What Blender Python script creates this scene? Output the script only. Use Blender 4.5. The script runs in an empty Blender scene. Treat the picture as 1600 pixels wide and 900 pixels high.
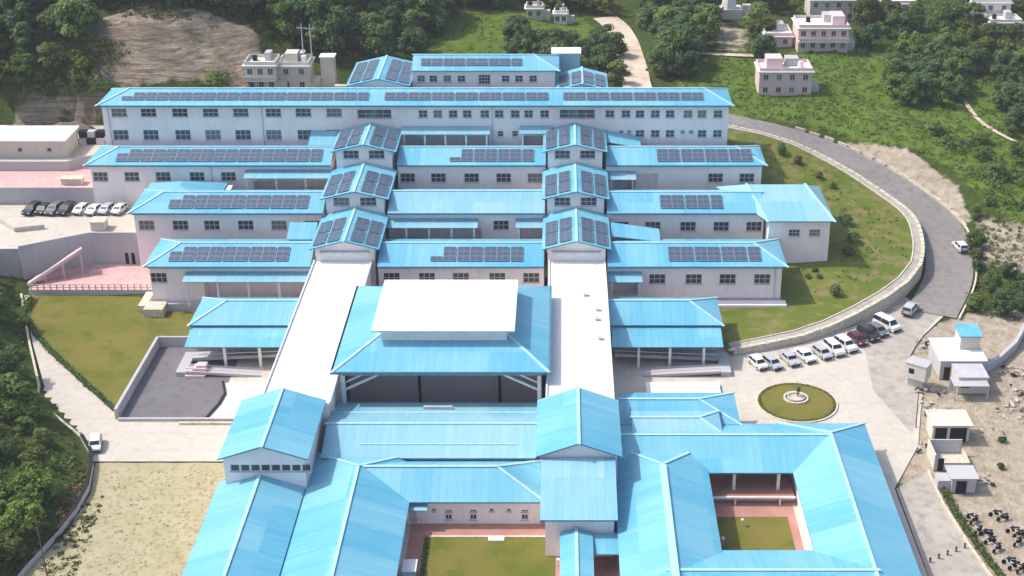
import bpy, bmesh, math, random
import numpy as np
from mathutils import Vector, Matrix
from mathutils.geometry import delaunay_2d_cdt
R = math.radians
SC = bpy.context.scene
COL = SC.collection

# ------------------------------------------------------------------ camera, sky, sun, exposure
PITCH = math.atan(1050 / 2250)
cam_d = bpy.data.cameras.new('camera'); cam = bpy.data.objects.new('camera', cam_d); COL.objects.link(cam)
cam.location = (0, 0, 105); cam.rotation_euler = (math.pi / 2 - PITCH, 0, 0)
cam_d.sensor_width = 36; cam_d.lens = 36 * 2250 / 1600; cam_d.shift_x = -0.05
cam_d.clip_end = 3000; cam_d.clip_start = 1
SC.camera = cam
SUNV = Vector((-0.78, 0.16, 1.0)).normalized()
SUN_EL = math.asin(SUNV.z); SUN_AZ = math.atan2(SUNV.x, SUNV.y)
w = bpy.data.worlds.new('World'); SC.world = w; w.use_nodes = True
nt = w.node_tree; bg = nt.nodes['Background']
sky = nt.nodes.new('ShaderNodeTexSky'); sky.sky_type = 'NISHITA'; sky.sun_disc = False
sky.sun_elevation = SUN_EL; sky.sun_rotation = SUN_AZ; sky.dust_density = 3.0; sky.air_density = 1.0
nt.links.new(sky.outputs[0], bg.inputs[0]); bg.inputs[1].default_value = 0.15
sd = bpy.data.lights.new('sun', 'SUN'); sd.energy = 2.6; sd.angle = R(0.6); sd.color = (1.0, 0.95, 0.86)
sun = bpy.data.objects.new('sun', sd); COL.objects.link(sun)
sun.rotation_euler = SUNV.to_track_quat('Z', 'Y').to_euler()
SC.view_settings.view_transform = 'Standard'; SC.view_settings.look = 'None'
SC.view_settings.exposure = 0.6; SC.view_settings.gamma = 1.0

rnd = random.Random(7)

# ------------------------------------------------------------------ survey helpers (image point -> point of the place)
_s, _c = math.sin(PITCH), math.cos(PITCH)
def on_z(px, py, Z):
    v = (py - 450) / 2250; t = (105 - Z) / (_s + v * _c)
    return ((px - 880) / 2250 * t, t * (_c - v * _s), Z)
def on_y(px, py, Y):
    v = (py - 450) / 2250; t = Y / (_c - v * _s)
    return ((px - 880) / 2250 * t, Y, 105 - t * (_s + v * _c))

# ------------------------------------------------------------------ materials
def newmat(name):
    m = bpy.data.materials.new(name); m.use_nodes = True
    n = m.node_tree.nodes; b = n['Principled BSDF']
    return m, m.node_tree, b
def N(nt, t, **k):
    n = nt.nodes.new(t)
    for a, v in k.items(): setattr(n, a, v)
    return n
def coords(nt, world=True):
    if world: return N(nt, 'ShaderNodeNewGeometry').outputs['Position']
    return N(nt, 'ShaderNodeTexCoord').outputs['Object']
def noise(nt, co, scale, detail=4, rough=.6):
    n = N(nt, 'ShaderNodeTexNoise'); n.inputs['Scale'].default_value = scale
    n.inputs['Detail'].default_value = detail; n.inputs['Roughness'].default_value = rough
    nt.links.new(co, n.inputs['Vector']); return n.outputs['Fac']
def ramp(nt, fac, stops):
    r = N(nt, 'ShaderNodeValToRGB'); nt.links.new(fac, r.inputs[0])
    e = r.color_ramp.elements
    while len(e) < len(stops): e.new(.5)
    for i, (p, c) in enumerate(stops):
        e[i].position = p; e[i].color = (*c, 1) if len(c) == 3 else c
    return r.outputs[0]
def mixc(nt, fac, a, b, mode='MIX'):
    m = N(nt, 'ShaderNodeMix', data_type='RGBA', blend_type=mode)
    for s, v in ((0, fac), (6, a), (7, b)):
        if hasattr(v, 'is_output') or isinstance(v, bpy.types.NodeSocket): nt.links.new(v, m.inputs[s])
        elif isinstance(v, (int, float)): m.inputs[s].default_value = v
        else: m.inputs[s].default_value = (*v, 1)
    return m.outputs[2]
def math_(nt, op, a, b=None, c=None):
    m = N(nt, 'ShaderNodeMath', operation=op)
    for i, v in enumerate((a, b, c)):
        if v is None: continue
        if isinstance(v, bpy.types.NodeSocket): nt.links.new(v, m.inputs[i])
        else: m.inputs[i].default_value = v
    return m.outputs[0]
def bump(nt, b, h, dist=.05, st=.6):
    k = N(nt, 'ShaderNodeBump'); k.inputs['Distance'].default_value = dist; k.inputs['Strength'].default_value = st
    nt.links.new(h, k.inputs['Height']); nt.links.new(k.outputs[0], b.inputs['Normal'])
def surf(name, c0, c1, scale=.3, rough=.8, c2=None, s2=3., bs=None, bd=.05, spec=.3, metal=0):
    """two-tone mottled surface with optional fine relief"""
    m, nt, b = newmat(name); co = coords(nt)
    col = ramp(nt, noise(nt, co, scale, 6, .65), [(.3, c0), (.7, c1)])
    if c2: col = mixc(nt, ramp(nt, noise(nt, co, s2, 4), [(.48, (0, 0, 0)), (.66, (1, 1, 1))]), col, c2)
    nt.links.new(col, b.inputs['Base Color'])
    b.inputs['Roughness'].default_value = rough; b.inputs['Specular IOR Level'].default_value = spec; b.inputs['Metallic'].default_value = metal
    if bs: bump(nt, b, noise(nt, co, bs, 4), bd)
    return m
def roof_mat(name, c, faded, rough=.42):
    """profiled steel sheet: ribs run down the slope, sheets differ a little in fading"""
    m, nt, b = newmat(name)
    g = N(nt, 'ShaderNodeNewGeometry'); sp = N(nt, 'ShaderNodeSeparateXYZ'); nt.links.new(g.outputs['Position'], sp.inputs[0])
    sn = N(nt, 'ShaderNodeSeparateXYZ'); nt.links.new(g.outputs['True Normal'], sn.inputs[0])
    gt = math_(nt, 'GREATER_THAN', math_(nt, 'ABSOLUTE', sn.outputs[0]), math_(nt, 'ABSOLUTE', sn.outputs[1]))
    mx = N(nt, 'ShaderNodeMix', data_type='FLOAT'); nt.links.new(gt, mx.inputs[0]); nt.links.new(sp.outputs[0], mx.inputs[2]); nt.links.new(sp.outputs[1], mx.inputs[3])
    my = N(nt, 'ShaderNodeMix', data_type='FLOAT'); nt.links.new(gt, my.inputs[0]); nt.links.new(sp.outputs[1], my.inputs[2]); nt.links.new(sp.outputs[0], my.inputs[3])
    u, v = mx.outputs[0], my.outputs[0]
    sheet = math_(nt, 'FLOOR', math_(nt, 'DIVIDE', u, 5.2)); sheet2 = math_(nt, 'FLOOR', math_(nt, 'DIVIDE', v, 9.))
    cb = N(nt, 'ShaderNodeCombineXYZ'); nt.links.new(sheet, cb.inputs[0]); nt.links.new(sheet2, cb.inputs[1]); nt.links.new(gt, cb.inputs[2])
    wn = N(nt, 'ShaderNodeTexWhiteNoise', noise_dimensions='3D'); nt.links.new(cb.outputs[0], wn.inputs['Vector'])
    fine = math_(nt, 'FLOOR', math_(nt, 'DIVIDE', u, 1.05))
    cb2 = N(nt, 'ShaderNodeCombineXYZ'); nt.links.new(fine, cb2.inputs[0]); nt.links.new(sheet2, cb2.inputs[1])
    wn2 = N(nt, 'ShaderNodeTexWhiteNoise', noise_dimensions='3D'); nt.links.new(cb2.outputs[0], wn2.inputs['Vector'])
    big = noise(nt, g.outputs['Position'], .12, 5, .6)
    f = math_(nt, 'ADD', math_(nt, 'MULTIPLY', wn.outputs[0], .38), math_(nt, 'ADD', math_(nt, 'MULTIPLY', wn2.outputs[0], .16), math_(nt, 'MULTIPLY', big, .5)))
    col = ramp(nt, f, [(.2, c), (.85, faded)])
    dirt = noise(nt, g.outputs['Position'], .9, 6, .7)
    col = mixc(nt, ramp(nt, dirt, [(.55, (0, 0, 0)), (.8, (.28, .28, .28))]), col, (.36, .42, .44))
    cs = N(nt, 'ShaderNodeCombineXYZ'); nt.links.new(math_(nt, 'MULTIPLY', u, 1.7), cs.inputs[0]); nt.links.new(math_(nt, 'MULTIPLY', v, .14), cs.inputs[1])
    col = mixc(nt, ramp(nt, noise(nt, cs.outputs[0], 1., 5, .7), [(.5, (0, 0, 0)), (.78, (.34, .34, .34))]), col, tuple(min(1, x * 1.2 + .06) for x in faded))
    seam = math_(nt, 'LESS_THAN', math_(nt, 'FRACT', math_(nt, 'DIVIDE', u, 1.05)), .07)
    col = mixc(nt, math_(nt, 'MULTIPLY', seam, .22), col, tuple(x * .55 for x in c))
    ln = math_(nt, 'FRACT', math_(nt, 'DIVIDE', u, .525))
    rib = math_(nt, 'LESS_THAN', math_(nt, 'ABSOLUTE', math_(nt, 'SUBTRACT', ln, .5)), .12)
    nt.links.new(col, b.inputs['Base Color'])
    b.inputs['Roughness'].default_value = rough; b.inputs['Specular IOR Level'].default_value = .45
    bump(nt, b, rib, .03, .45)
    return m
def plain(name, c, rough=.6, spec=.4, metal=0.):
    m, nt, b = newmat(name); co = coords(nt, False)
    n = noise(nt, co, 1.3, 4)
    nt.links.new(ramp(nt, n, [(.25, tuple(x * .82 for x in c)), (.75, tuple(min(1, x * 1.08) for x in c))]), b.inputs['Base Color'])
    b.inputs['Roughness'].default_value = rough; b.inputs['Specular IOR Level'].default_value = spec; b.inputs['Metallic'].default_value = metal
    return m
def wall_mat(name, c, stain=(.52, .48, .46)):
    m, nt, b = newmat(name); co = coords(nt)
    mp = N(nt, 'ShaderNodeMapping'); nt.links.new(co, mp.inputs[0]); mp.inputs['Scale'].default_value = (1.6, 1.6, .22)
    st = noise(nt, mp.outputs[0], .9, 6, .7)
    base = ramp(nt, noise(nt, co, .25, 4), [(.3, tuple(x * .94 for x in c)), (.7, tuple(min(1, x * 1.04) for x in c))])
    col = mixc(nt, ramp(nt, st, [(.5, (0, 0, 0)), (.85, (.45, .45, .45))]), base, stain)
    nt.links.new(col, b.inputs['Base Color']); b.inputs['Roughness'].default_value = .85; b.inputs['Specular IOR Level'].default_value = .2
    return m
def leaf_mat(name, c0, c1, c2):
    m, nt, b = newmat(name)
    oi = N(nt, 'ShaderNodeObjectInfo'); co = coords(nt)
    n = noise(nt, co, .55, 3)
    f = math_(nt, 'ADD', math_(nt, 'MULTIPLY', n, .7), math_(nt, 'MULTIPLY', oi.outputs['Random'], .35))
    col = ramp(nt, f, [(.25, c0), (.55, c1), (.85, c2)])
    nt.links.new(col, b.inputs['Base Color']); b.inputs['Roughness'].default_value = .6; b.inputs['Specular IOR Level'].default_value = .25
    tr = N(nt, 'ShaderNodeBsdfTranslucent'); nt.links.new(col, tr.inputs[0])
    ms = N(nt, 'ShaderNodeMixShader'); ms.inputs[0].default_value = .3
    out = nt.nodes['Material Output']; nt.links.new(b.outputs[0], ms.inputs[1]); nt.links.new(tr.outputs[0], ms.inputs[2]); nt.links.new(ms.outputs[0], out.inputs[0])
    return m

M = dict(
    roof=roof_mat('blue_roof_sheet', (.075, .36, .535), (.215, .49, .60)),
    roof_pale=roof_mat('pale_blue_roof_sheet', (.16, .42, .56), (.31, .525, .615), .38),
    fascia=plain('blue_trim', (.055, .20, .30), .5),
    cap=plain('pale_ridge_trim', (.40, .66, .74), .45),
    wall=wall_mat('lilac_white_render', (.88, .79, .78)),
    wall2=wall_mat('cream_render', (.60, .555, .48), (.30, .28, .25)),
    pinkwall=wall_mat('pink_render', (.66, .50, .50)),
    pinkhouse=wall_mat('pale_pink_render', (.66, .50, .50)),
    pink_band=wall_mat('pink_band_surface', (.64, .50, .54)),
    white=surf('white_membrane', (.80, .79, .77), (.86, .85, .83), .2, .6),
    whitepaint=plain('white_paint', (.76, .75, .74), .5),
    steel=plain('painted_steel', (.52, .52, .54), .45),
    glass=plain('window_glass', (.035, .05, .065), .12, .6),
    tealglass=plain('teal_glass', (.02, .10, .12), .1, .7),
    frame=plain('grey_window_frame', (.50, .49, .52), .5),
    dark=plain('dark_opening', (.02, .02, .022), .8, .2),
    panel=plain('solar_cell', (.068, .098, .155), .3, .45),
    pframe=plain('aluminium_frame', (.38, .43, .48), .35, .5, .4),
    concrete=surf('pale_concrete', (.50, .45, .385), (.57, .525, .455), .06, .85, (.48, .43, .37), .7, 8, .015),
    concwall=wall_mat('grey_concrete_wall', (.46, .45, .46), (.25, .24, .24)),
    slabwhite=surf('whitewashed_concrete', (.76, .74, .71), (.82, .80, .77), .2, .8),
    asphalt=surf('worn_asphalt', (.205, .185, .175), (.27, .245, .23), .1, .9, (.185, .17, .16), .7, 12, .02),
    asphalt2=surf('dark_asphalt', (.15, .14, .15), (.185, .175, .185), .15, .9, (.13, .125, .13), .6, 12, .02),
    drive=surf('dusty_drive', (.36, .32, .28), (.45, .41, .36), .12, .9, (.30, .27, .24), .6, 10, .02),
    lawn=surf('lawn', (.135, .14, .026), (.195, .165, .046), .06, .95, (.105, .125, .02), .22, 9, .06, .1),
    bank=surf('bank_grass', (.085, .135, .02), (.155, .17, .035), .10, .95, (.22, .18, .075), .4, 6, .1, .1),
    dry=surf('dry_grass', (.36, .32, .195), (.455, .405, .275), .3, .95, (.285, .27, .14), 1.2, 5, .12, .1),
    pink=surf('pink_paving', (.60, .34, .33), (.68, .44, .42), .3, .85, (.52, .30, .29), 1.3, 8, .02),
    redwalk=surf('red_walk', (.36, .17, .14), (.46, .25, .21), .3, .85),
    sand=surf('sandy_soil', (.52, .43, .33), (.64, .56, .46), .10, .95, (.44, .33, .25), .35, 3, .1, .1),
    stone=surf('cream_stone', (.55, .49, .38), (.68, .62, .52), .8, .9, (.42, .37, .29), 2.2, 8, .03),
    bark=surf('bark', (.10, .075, .05), (.17, .13, .09), 2., .9),
    hedge=surf('hedge_soil', (.05, .08, .015), (.09, .12, .03), 1., .95),
    leaf=leaf_mat('broad_leaves', (.060, .115, .022), (.115, .185, .036), (.20, .265, .07)),
    leafdark=leaf_mat('dark_leaves', (.042, .092, .028), (.078, .145, .044), (.135, .205, .065)),
    leafbright=leaf_mat('bright_leaves', (.08, .15, .016), (.14, .22, .03), (.23, .29, .06)),
    leafolive=leaf_mat('olive_leaves', (.05, .065, .012), (.10, .115, .022), (.17, .165, .05)),
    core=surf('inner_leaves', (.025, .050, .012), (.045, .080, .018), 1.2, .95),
    petal=surf('red_petals', (.36, .13, .10), (.48, .24, .19), 3., .8),
    tyre=plain('tyre_rubber', (.02, .02, .02), .9, .2),
    lamp=plain('headlamp', (.75, .75, .72), .15, .6),
    tail=plain('tail_lamp', (.35, .02, .02), .3, .5),
    carglass=plain('car_glass', (.02, .024, .03), .08, .7),
    rust=plain('rusty_brown', (.20, .11, .07), .8),
)

def joints(m, sx, sy):
    nt = m.node_tree; b = nt.nodes['Principled BSDF']; src = b.inputs['Base Color'].links[0].from_socket
    sp = N(nt, 'ShaderNodeSeparateXYZ'); nt.links.new(coords(nt), sp.inputs[0])
    j = math_(nt, 'MAXIMUM', math_(nt, 'LESS_THAN', math_(nt, 'FRACT', math_(nt, 'DIVIDE', sp.outputs[0], sx)), .02), math_(nt, 'LESS_THAN', math_(nt, 'FRACT', math_(nt, 'DIVIDE', sp.outputs[1], sy)), .03))
    col = mixc(nt, math_(nt, 'MULTIPLY', j, .22), src, (.22, .20, .18))
    st = noise(nt, coords(nt), .045, 7, .72); col = mixc(nt, ramp(nt, st, [(.5, (0, 0, 0)), (.7, (.4, .4, .4))]), col, (.40, .36, .31))
    nt.links.new(col, b.inputs['Base Color'])
joints(M['concrete'], 5.2, 4.4)

# ------------------------------------------------------------------ mesh + object helpers
class MB:
    def __init__(s): s.v = []; s.f = []; s.m = []
    def face(s, pts, m=0):
        i = len(s.v); s.v += [tuple(p) for p in pts]; s.f.append(tuple(range(i, i + len(pts)))); s.m.append(m); return s
    def box(s, x0, x1, y0, y1, z0, z1, m=0, bottom=True):
        a = [(x0, y0, z0), (x1, y0, z0), (x1, y1, z0), (x0, y1, z0), (x0, y0, z1), (x1, y0, z1), (x1, y1, z1), (x0, y1, z1)]
        i = len(s.v); s.v += a
        q = [(4, 5, 6, 7), (0, 1, 5, 4), (1, 2, 6, 5), (2, 3, 7, 6), (3, 0, 4, 7)] + ([(3, 2, 1, 0)] if bottom else [])
        for k in q: s.f.append(tuple(i + j for j in k)); s.m.append(m)
        return s
    def bar(s, p, q, wd, ht, m=0):
        p, q = Vector(p), Vector(q); d = q - p
        if d.length < 1e-6: return s
        d.normalize(); up = Vector((0, 0, 1)) if abs(d.z) < .95 else Vector((0, 1, 0))
        x = d.cross(up).normalized() * wd / 2; y = x.cross(d).normalized() * ht / 2
        i = len(s.v)
        for e in (p, q): s.v += [tuple(e - x - y), tuple(e + x - y), tuple(e + x + y), tuple(e - x + y)]
        for k in ((0, 1, 5, 4), (1, 2, 6, 5), (2, 3, 7, 6), (3, 0, 4, 7), (3, 2, 1, 0), (4, 5, 6, 7)):
            s.f.append(tuple(i + j for j in k)); s.m.append(m)
        return s
    def tube(s, pts, rads, n=7, m=0):
        i0 = len(s.v); P = [Vector(p) for p in pts]
        for k, p in enumerate(P):
            d = (P[min(k + 1, len(P) - 1)] - P[max(k - 1, 0)]).normalized()
            a = d.cross(Vector((.3, .9, .1))).normalized(); b = d.cross(a)
            for j in range(n):
                t = 2 * math.pi * j / n; s.v.append(tuple(p + (a * math.cos(t) + b * math.sin(t)) * rads[k]))
        for k in range(len(P) - 1):
            for j in range(n):
                s.f.append((i0 + k * n + j, i0 + k * n + (j + 1) % n, i0 + (k + 1) * n + (j + 1) % n, i0 + (k + 1) * n + j)); s.m.append(m)
        s.f.append(tuple(i0 + (len(P) - 1) * n + j for j in range(n))); s.m.append(m)
        s.f.append(tuple(i0 + n - 1 - j for j in range(n))); s.m.append(m)
        return s
    def prism(s, poly, z0, z1, m=0, mside=None):
        ms = m if mside is None else mside
        a = sum(poly[i][0] * poly[(i + 1) % len(poly)][1] - poly[(i + 1) % len(poly)][0] * poly[i][1] for i in range(len(poly)))
        if a < 0: poly = poly[::-1]
        s.face([(x, y, z1) for x, y in poly], m)
        n = len(poly)
        for i in range(n):
            (xa, ya), (xb, yb) = poly[i], poly[(i + 1) % n]
            s.face([(xa, ya, z0), (xb, yb, z0), (xb, yb, z1), (xa, ya, z1)], ms)
        return s
    def mesh(s, name, mats, off=(0, 0, 0), smooth=False):
        me = bpy.data.meshes.new(name)
        me.from_pydata([(x - off[0], y - off[1], z - off[2]) for x, y, z in s.v], [], s.f)
        for k in (mats if isinstance(mats, (list, tuple)) else [mats]): me.materials.append(k)
        if any(s.m): me.polygons.foreach_set('material_index', s.m)
        if smooth: me.polygons.foreach_set('use_smooth', [True] * len(s.f))
        me.update(); return me

def origin_of(o):
    v = Vector((0, 0, 0))
    while o is not None: v += o.location; o = o.parent
    return v
def link(name, data, parent=None, loc=(0, 0, 0)):
    o = bpy.data.objects.new(name, data); COL.objects.link(o); o.location = loc
    if parent is not None: o.parent = parent
    return o
def part(name, mb, mat, parent, smooth=False):
    return link(name, mb.mesh(name, mat, tuple(origin_of(parent)), smooth), parent)
def tag(o, label, cat=None, group=None):
    o['label'] = label
    if cat: o['category'] = cat
    if group: o['group'] = group
    return o
def thing(name, label, cat, loc, group=None):
    return tag(link(name, None, None, loc), label, cat, group)
def solo(name, mb, mat, label, cat, loc=(0, 0, 0), group=None, smooth=False):
    return tag(link(name, mb.mesh(name, mat, loc, smooth), None, loc), label, cat, group)
def struct(name, mb, mat, smooth=False, loc=(0, 0, 0)):
    o = link(name, mb.mesh(name, mat, loc, smooth), None, loc); o['kind'] = 'structure'; return o
def copy_tree(o, parent=None):
    c = o.copy(); COL.objects.link(c); c.parent = parent
    for ch in o.children: copy_tree(ch, c)
    return c

# ------------------------------------------------------------------ terrain height: survey points, smooth interpolation
ROAD = [(1402, 590, 0), (1425, 545, 0), (1455, 490, .1), (1480, 440, .6), (1482, 395, 1.6), (1468, 352, 3.), (1430, 315, 4.6), (1365, 270, 6.8), (1290, 232, 9.), (1220, 207, 11), (1160, 193, 12.2), (1110, 182, 13)]
ROADW = [on_z(*p) for p in ROAD]
CP = [(-60, 150, 0), (-60, 205, 0), (-30, 150, 0), (0, 150, 0), (30, 150, 0), (45, 190, 0), (0, 205, 0), (60, 150, 0), (95, 150, 0), (90, 190, 0), (75, 205, -.2), (100, 215, .5), (50, 205, 0),
      (-70, 150, 2), (-80, 150, 5), (-105, 150, 12), (-74, 168, 2), (-88, 180, 4), (-105, 185, 8), (-88, 205, 1.5), (-100, 210, 4), (-94, 222, .3), (-112, 225, 5), (-112, 245, 4.4), (-99, 240, 3), (-130, 262, 12), (-125, 275, 17),
      (-90, 270, 13), (-100, 277, 15), (-85, 272, 14), (-86, 277, 17), (-83, 288, 28), (-80, 300, 31), (-68, 278, 16), (-66, 288, 20), (-70, 300, 27), (-57, 284, 15), (-45, 290, 15.5), (-30, 290, 15), (0, 290, 14.5), (16, 297, 14),
      (-115, 285, 24), (-118, 300, 32), (-100, 288, 26), (-98, 305, 34), (-130, 330, 31), (-80, 330, 29), (-40, 312, 18), (-40, 345, 22), (-10, 330, 16), (13, 343, 15), (20, 320, 14.5),
      (41, 293, 12.5), (52, 292, 12.3), (66, 320, 14.5), (46, 320, 14.5), (42, 355, 16), (80, 300, 11), (100, 280, 8), (110, 250, 4), (92, 235, 2.2), (84, 250, 4.6), (76, 262, 7.6), (66, 270, 10.0), (120, 320, 12), (150, 370, 14), (60, 280, 10.6), (48, 285, 12.3),
      (0, 400, 18), (-100, 400, 36), (100, 450, 24), (200, 300, 12), (200, 200, 2), (-200, 300, 36), (-200, 200, 20), (-200, 100, 16), (200, 100, 0), (0, 600, 40), (-250, 600, 60), (250, 600, 40), (0, 60, -1), (100, 60, -2), (-80, 60, 4)]
for x in (-75, -40, 0, 30):
    CP += [(x, 216, -.4), (x, 232, 2.2), (x, 247, 5.5), (x, 260, 10.5), (x, 270, 13)]
CP += [(x, y, z - .15) for x, y, z in ROADW]
CPa = np.array(CP, float)
def _K(a, b): return np.sqrt(((a[:, None, :] - b[None]) ** 2).sum(-1) + 4.)
n_ = len(CPa); A = np.zeros((n_ + 3, n_ + 3)); A[:n_, :n_] = _K(CPa[:, :2], CPa[:, :2]); A[:n_, n_] = 1; A[:n_, n_ + 1:] = CPa[:, :2]; A[n_, :n_] = 1; A[n_ + 1:, :n_] = CPa[:, :2].T
W_ = np.linalg.solve(A, np.concatenate([CPa[:, 2], np.zeros(3)]))
PAD = np.array([(-76, 186), (-67, 175), (-63, 165), (-62, 155), (-66, 140), (-70, 90), (230, 90), (230, 205), (70, 213), (60, 222), (40, 217), (-62, 217), (-92, 223), (-86, 206), (-80, 192)], float)
def seg_dist(P, poly, closed=True):
    d = np.full(len(P), 1e9); n = len(poly)
    for i in range(n if closed else n - 1):
        a = poly[i]; b = poly[(i + 1) % n]; ab = b - a
        t = np.clip(((P - a) @ ab) / (ab @ ab), 0, 1); d = np.minimum(d, np.hypot(*(P - a - t[:, None] * ab).T))
    return d
def inside(P, poly):
    r = np.zeros(len(P), bool); n = len(poly)
    for i in range(n):
        (xa, ya), (xb, yb) = poly[i], poly[(i + 1) % n]
        if ya == yb: continue
        c = ((ya > P[:, 1]) != (yb > P[:, 1])) & (P[:, 0] < (xb - xa) * (P[:, 1] - ya) / (yb - ya) + xa)
        r ^= c
    return r
RW = np.array(ROADW)
def terrain(P):
    P = np.asarray(P, float).reshape(-1, 2)
    z = _K(P, CPa[:, :2]) @ W_[:n_] + W_[n_] + P @ W_[n_ + 1:]
    z = z + .35 * np.sin(P[:, 0] * .31 + 1.3 * np.sin(P[:, 1] * .17)) * np.sin(P[:, 1] * .27) * np.clip((P[:, 1] - 230) / 40, 0, 1)
    ins = inside(P, PAD); d = seg_dist(P, PAD); k = np.where(ins, 1., np.clip(1 - d / 3.5, 0, 1))
    z = z * (1 - k) + (-.15) * k
    # cut below the built terraces on the left
    for x0, x1, y0, y1, zc in ((-94, -69, 221.5, 236.5, .6), (-140, -74, 226, 248.5, 5.9), (-140, -86, 247, 259.5, 9.1), (-140, -86, 256, 279.5, 11.0)):
        m = (P[:, 0] > x0) & (P[:, 0] < x1) & (P[:, 1] > y0) & (P[:, 1] < y1); z = np.where(m, np.minimum(z, zc), z)
    # the road bench
    best = np.full(len(P), 1e9); zr = np.zeros(len(P))
    for i in range(len(RW) - 1):
        a, b = RW[i], RW[i + 1]; ab = b[:2] - a[:2]; t = np.clip(((P - a[:2]) @ ab) / (ab @ ab), 0, 1)
        dd = np.hypot(*(P - a[:2] - t[:, None] * ab).T); m = dd < best; best[m] = dd[m]; zr[m] = (a[2] + t * (b[2] - a[2]))[m]
    k = np.clip(1 - (best - 4.6) / 4., 0, 1); z = z * (1 - k) + (zr - .25) * k
    return z
def tz(x, y): return float(terrain([(x, y)])[0])
def ground(px, py):
    """where the line of sight through an image point meets the terrain"""
    v = (py - 450) / 2250; dz = -(_s + v * _c); dy = _c - v * _s; dx = (px - 880) / 2250
    t = np.linspace(120, 520, 801); P = np.stack([dx * t, dy * t], 1)
    h = 105 + dz * t - terrain(P); i = int(np.argmax(h < 0)) if (h < 0).any() else 800
    if i == 0: i = 1
    k = h[i - 1] / (h[i - 1] - h[i] + 1e-9); tt = t[i - 1] + k * (t[i] - t[i - 1])
    return (dx * tt, dy * tt, float(105 + dz * tt))
def gpoly(pts): return np.array([ground(*p)[:2] for p in pts])

ROCK = gpoly([(-40, 215), (30, 178), (90, 150), (160, 95), (120, 50), (200, 18), (330, 25), (405, 60), (410, 120), (380, 148), (200, 155), (150, 170), (135, 215)])
FIELD1 = gpoly([(660, 95), (720, 12), (900, 18), (945, 60), (960, 105), (880, 100)])
FIELD2 = gpoly([(1040, 150), (1090, 92), (1190, 88), (1250, 80), (1480, 95), (1520, 60), (1640, 150), (1660, 380), (1560, 330), (1490, 262), (1420, 230), (1330, 214), (1250, 190), (1150, 180)])
FIELD2B = gpoly([(1480, 100), (1560, 95), (1580, 150), (1500, 170)])
TAN = gpoly([(1100, -20), (1130, 30), (1180, 45), (1175, 88), (1115, 82), (1080, 10)])
SOIL = gpoly([(1285, 222), (1350, 222), (1430, 240), (1495, 290), (1515, 345), (1480, 350), (1430, 305), (1360, 265)])
SOIL2 = gpoly([(1515, 330), (1640, 350), (1640, 450), (1560, 420), (1530, 470), (1515, 420)])
SITE = np.array([(43, 110), (230, 110), (230, 222), (92, 222), (78, 216), (68, 216), (52, 204), (46, 180)], float)
def soft(P, poly, wd=3.):
    ins = inside(P, poly); d = seg_dist(P, poly); return np.clip(.5 + np.where(ins, d, -d) / (2 * wd), 0, 1)
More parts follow.
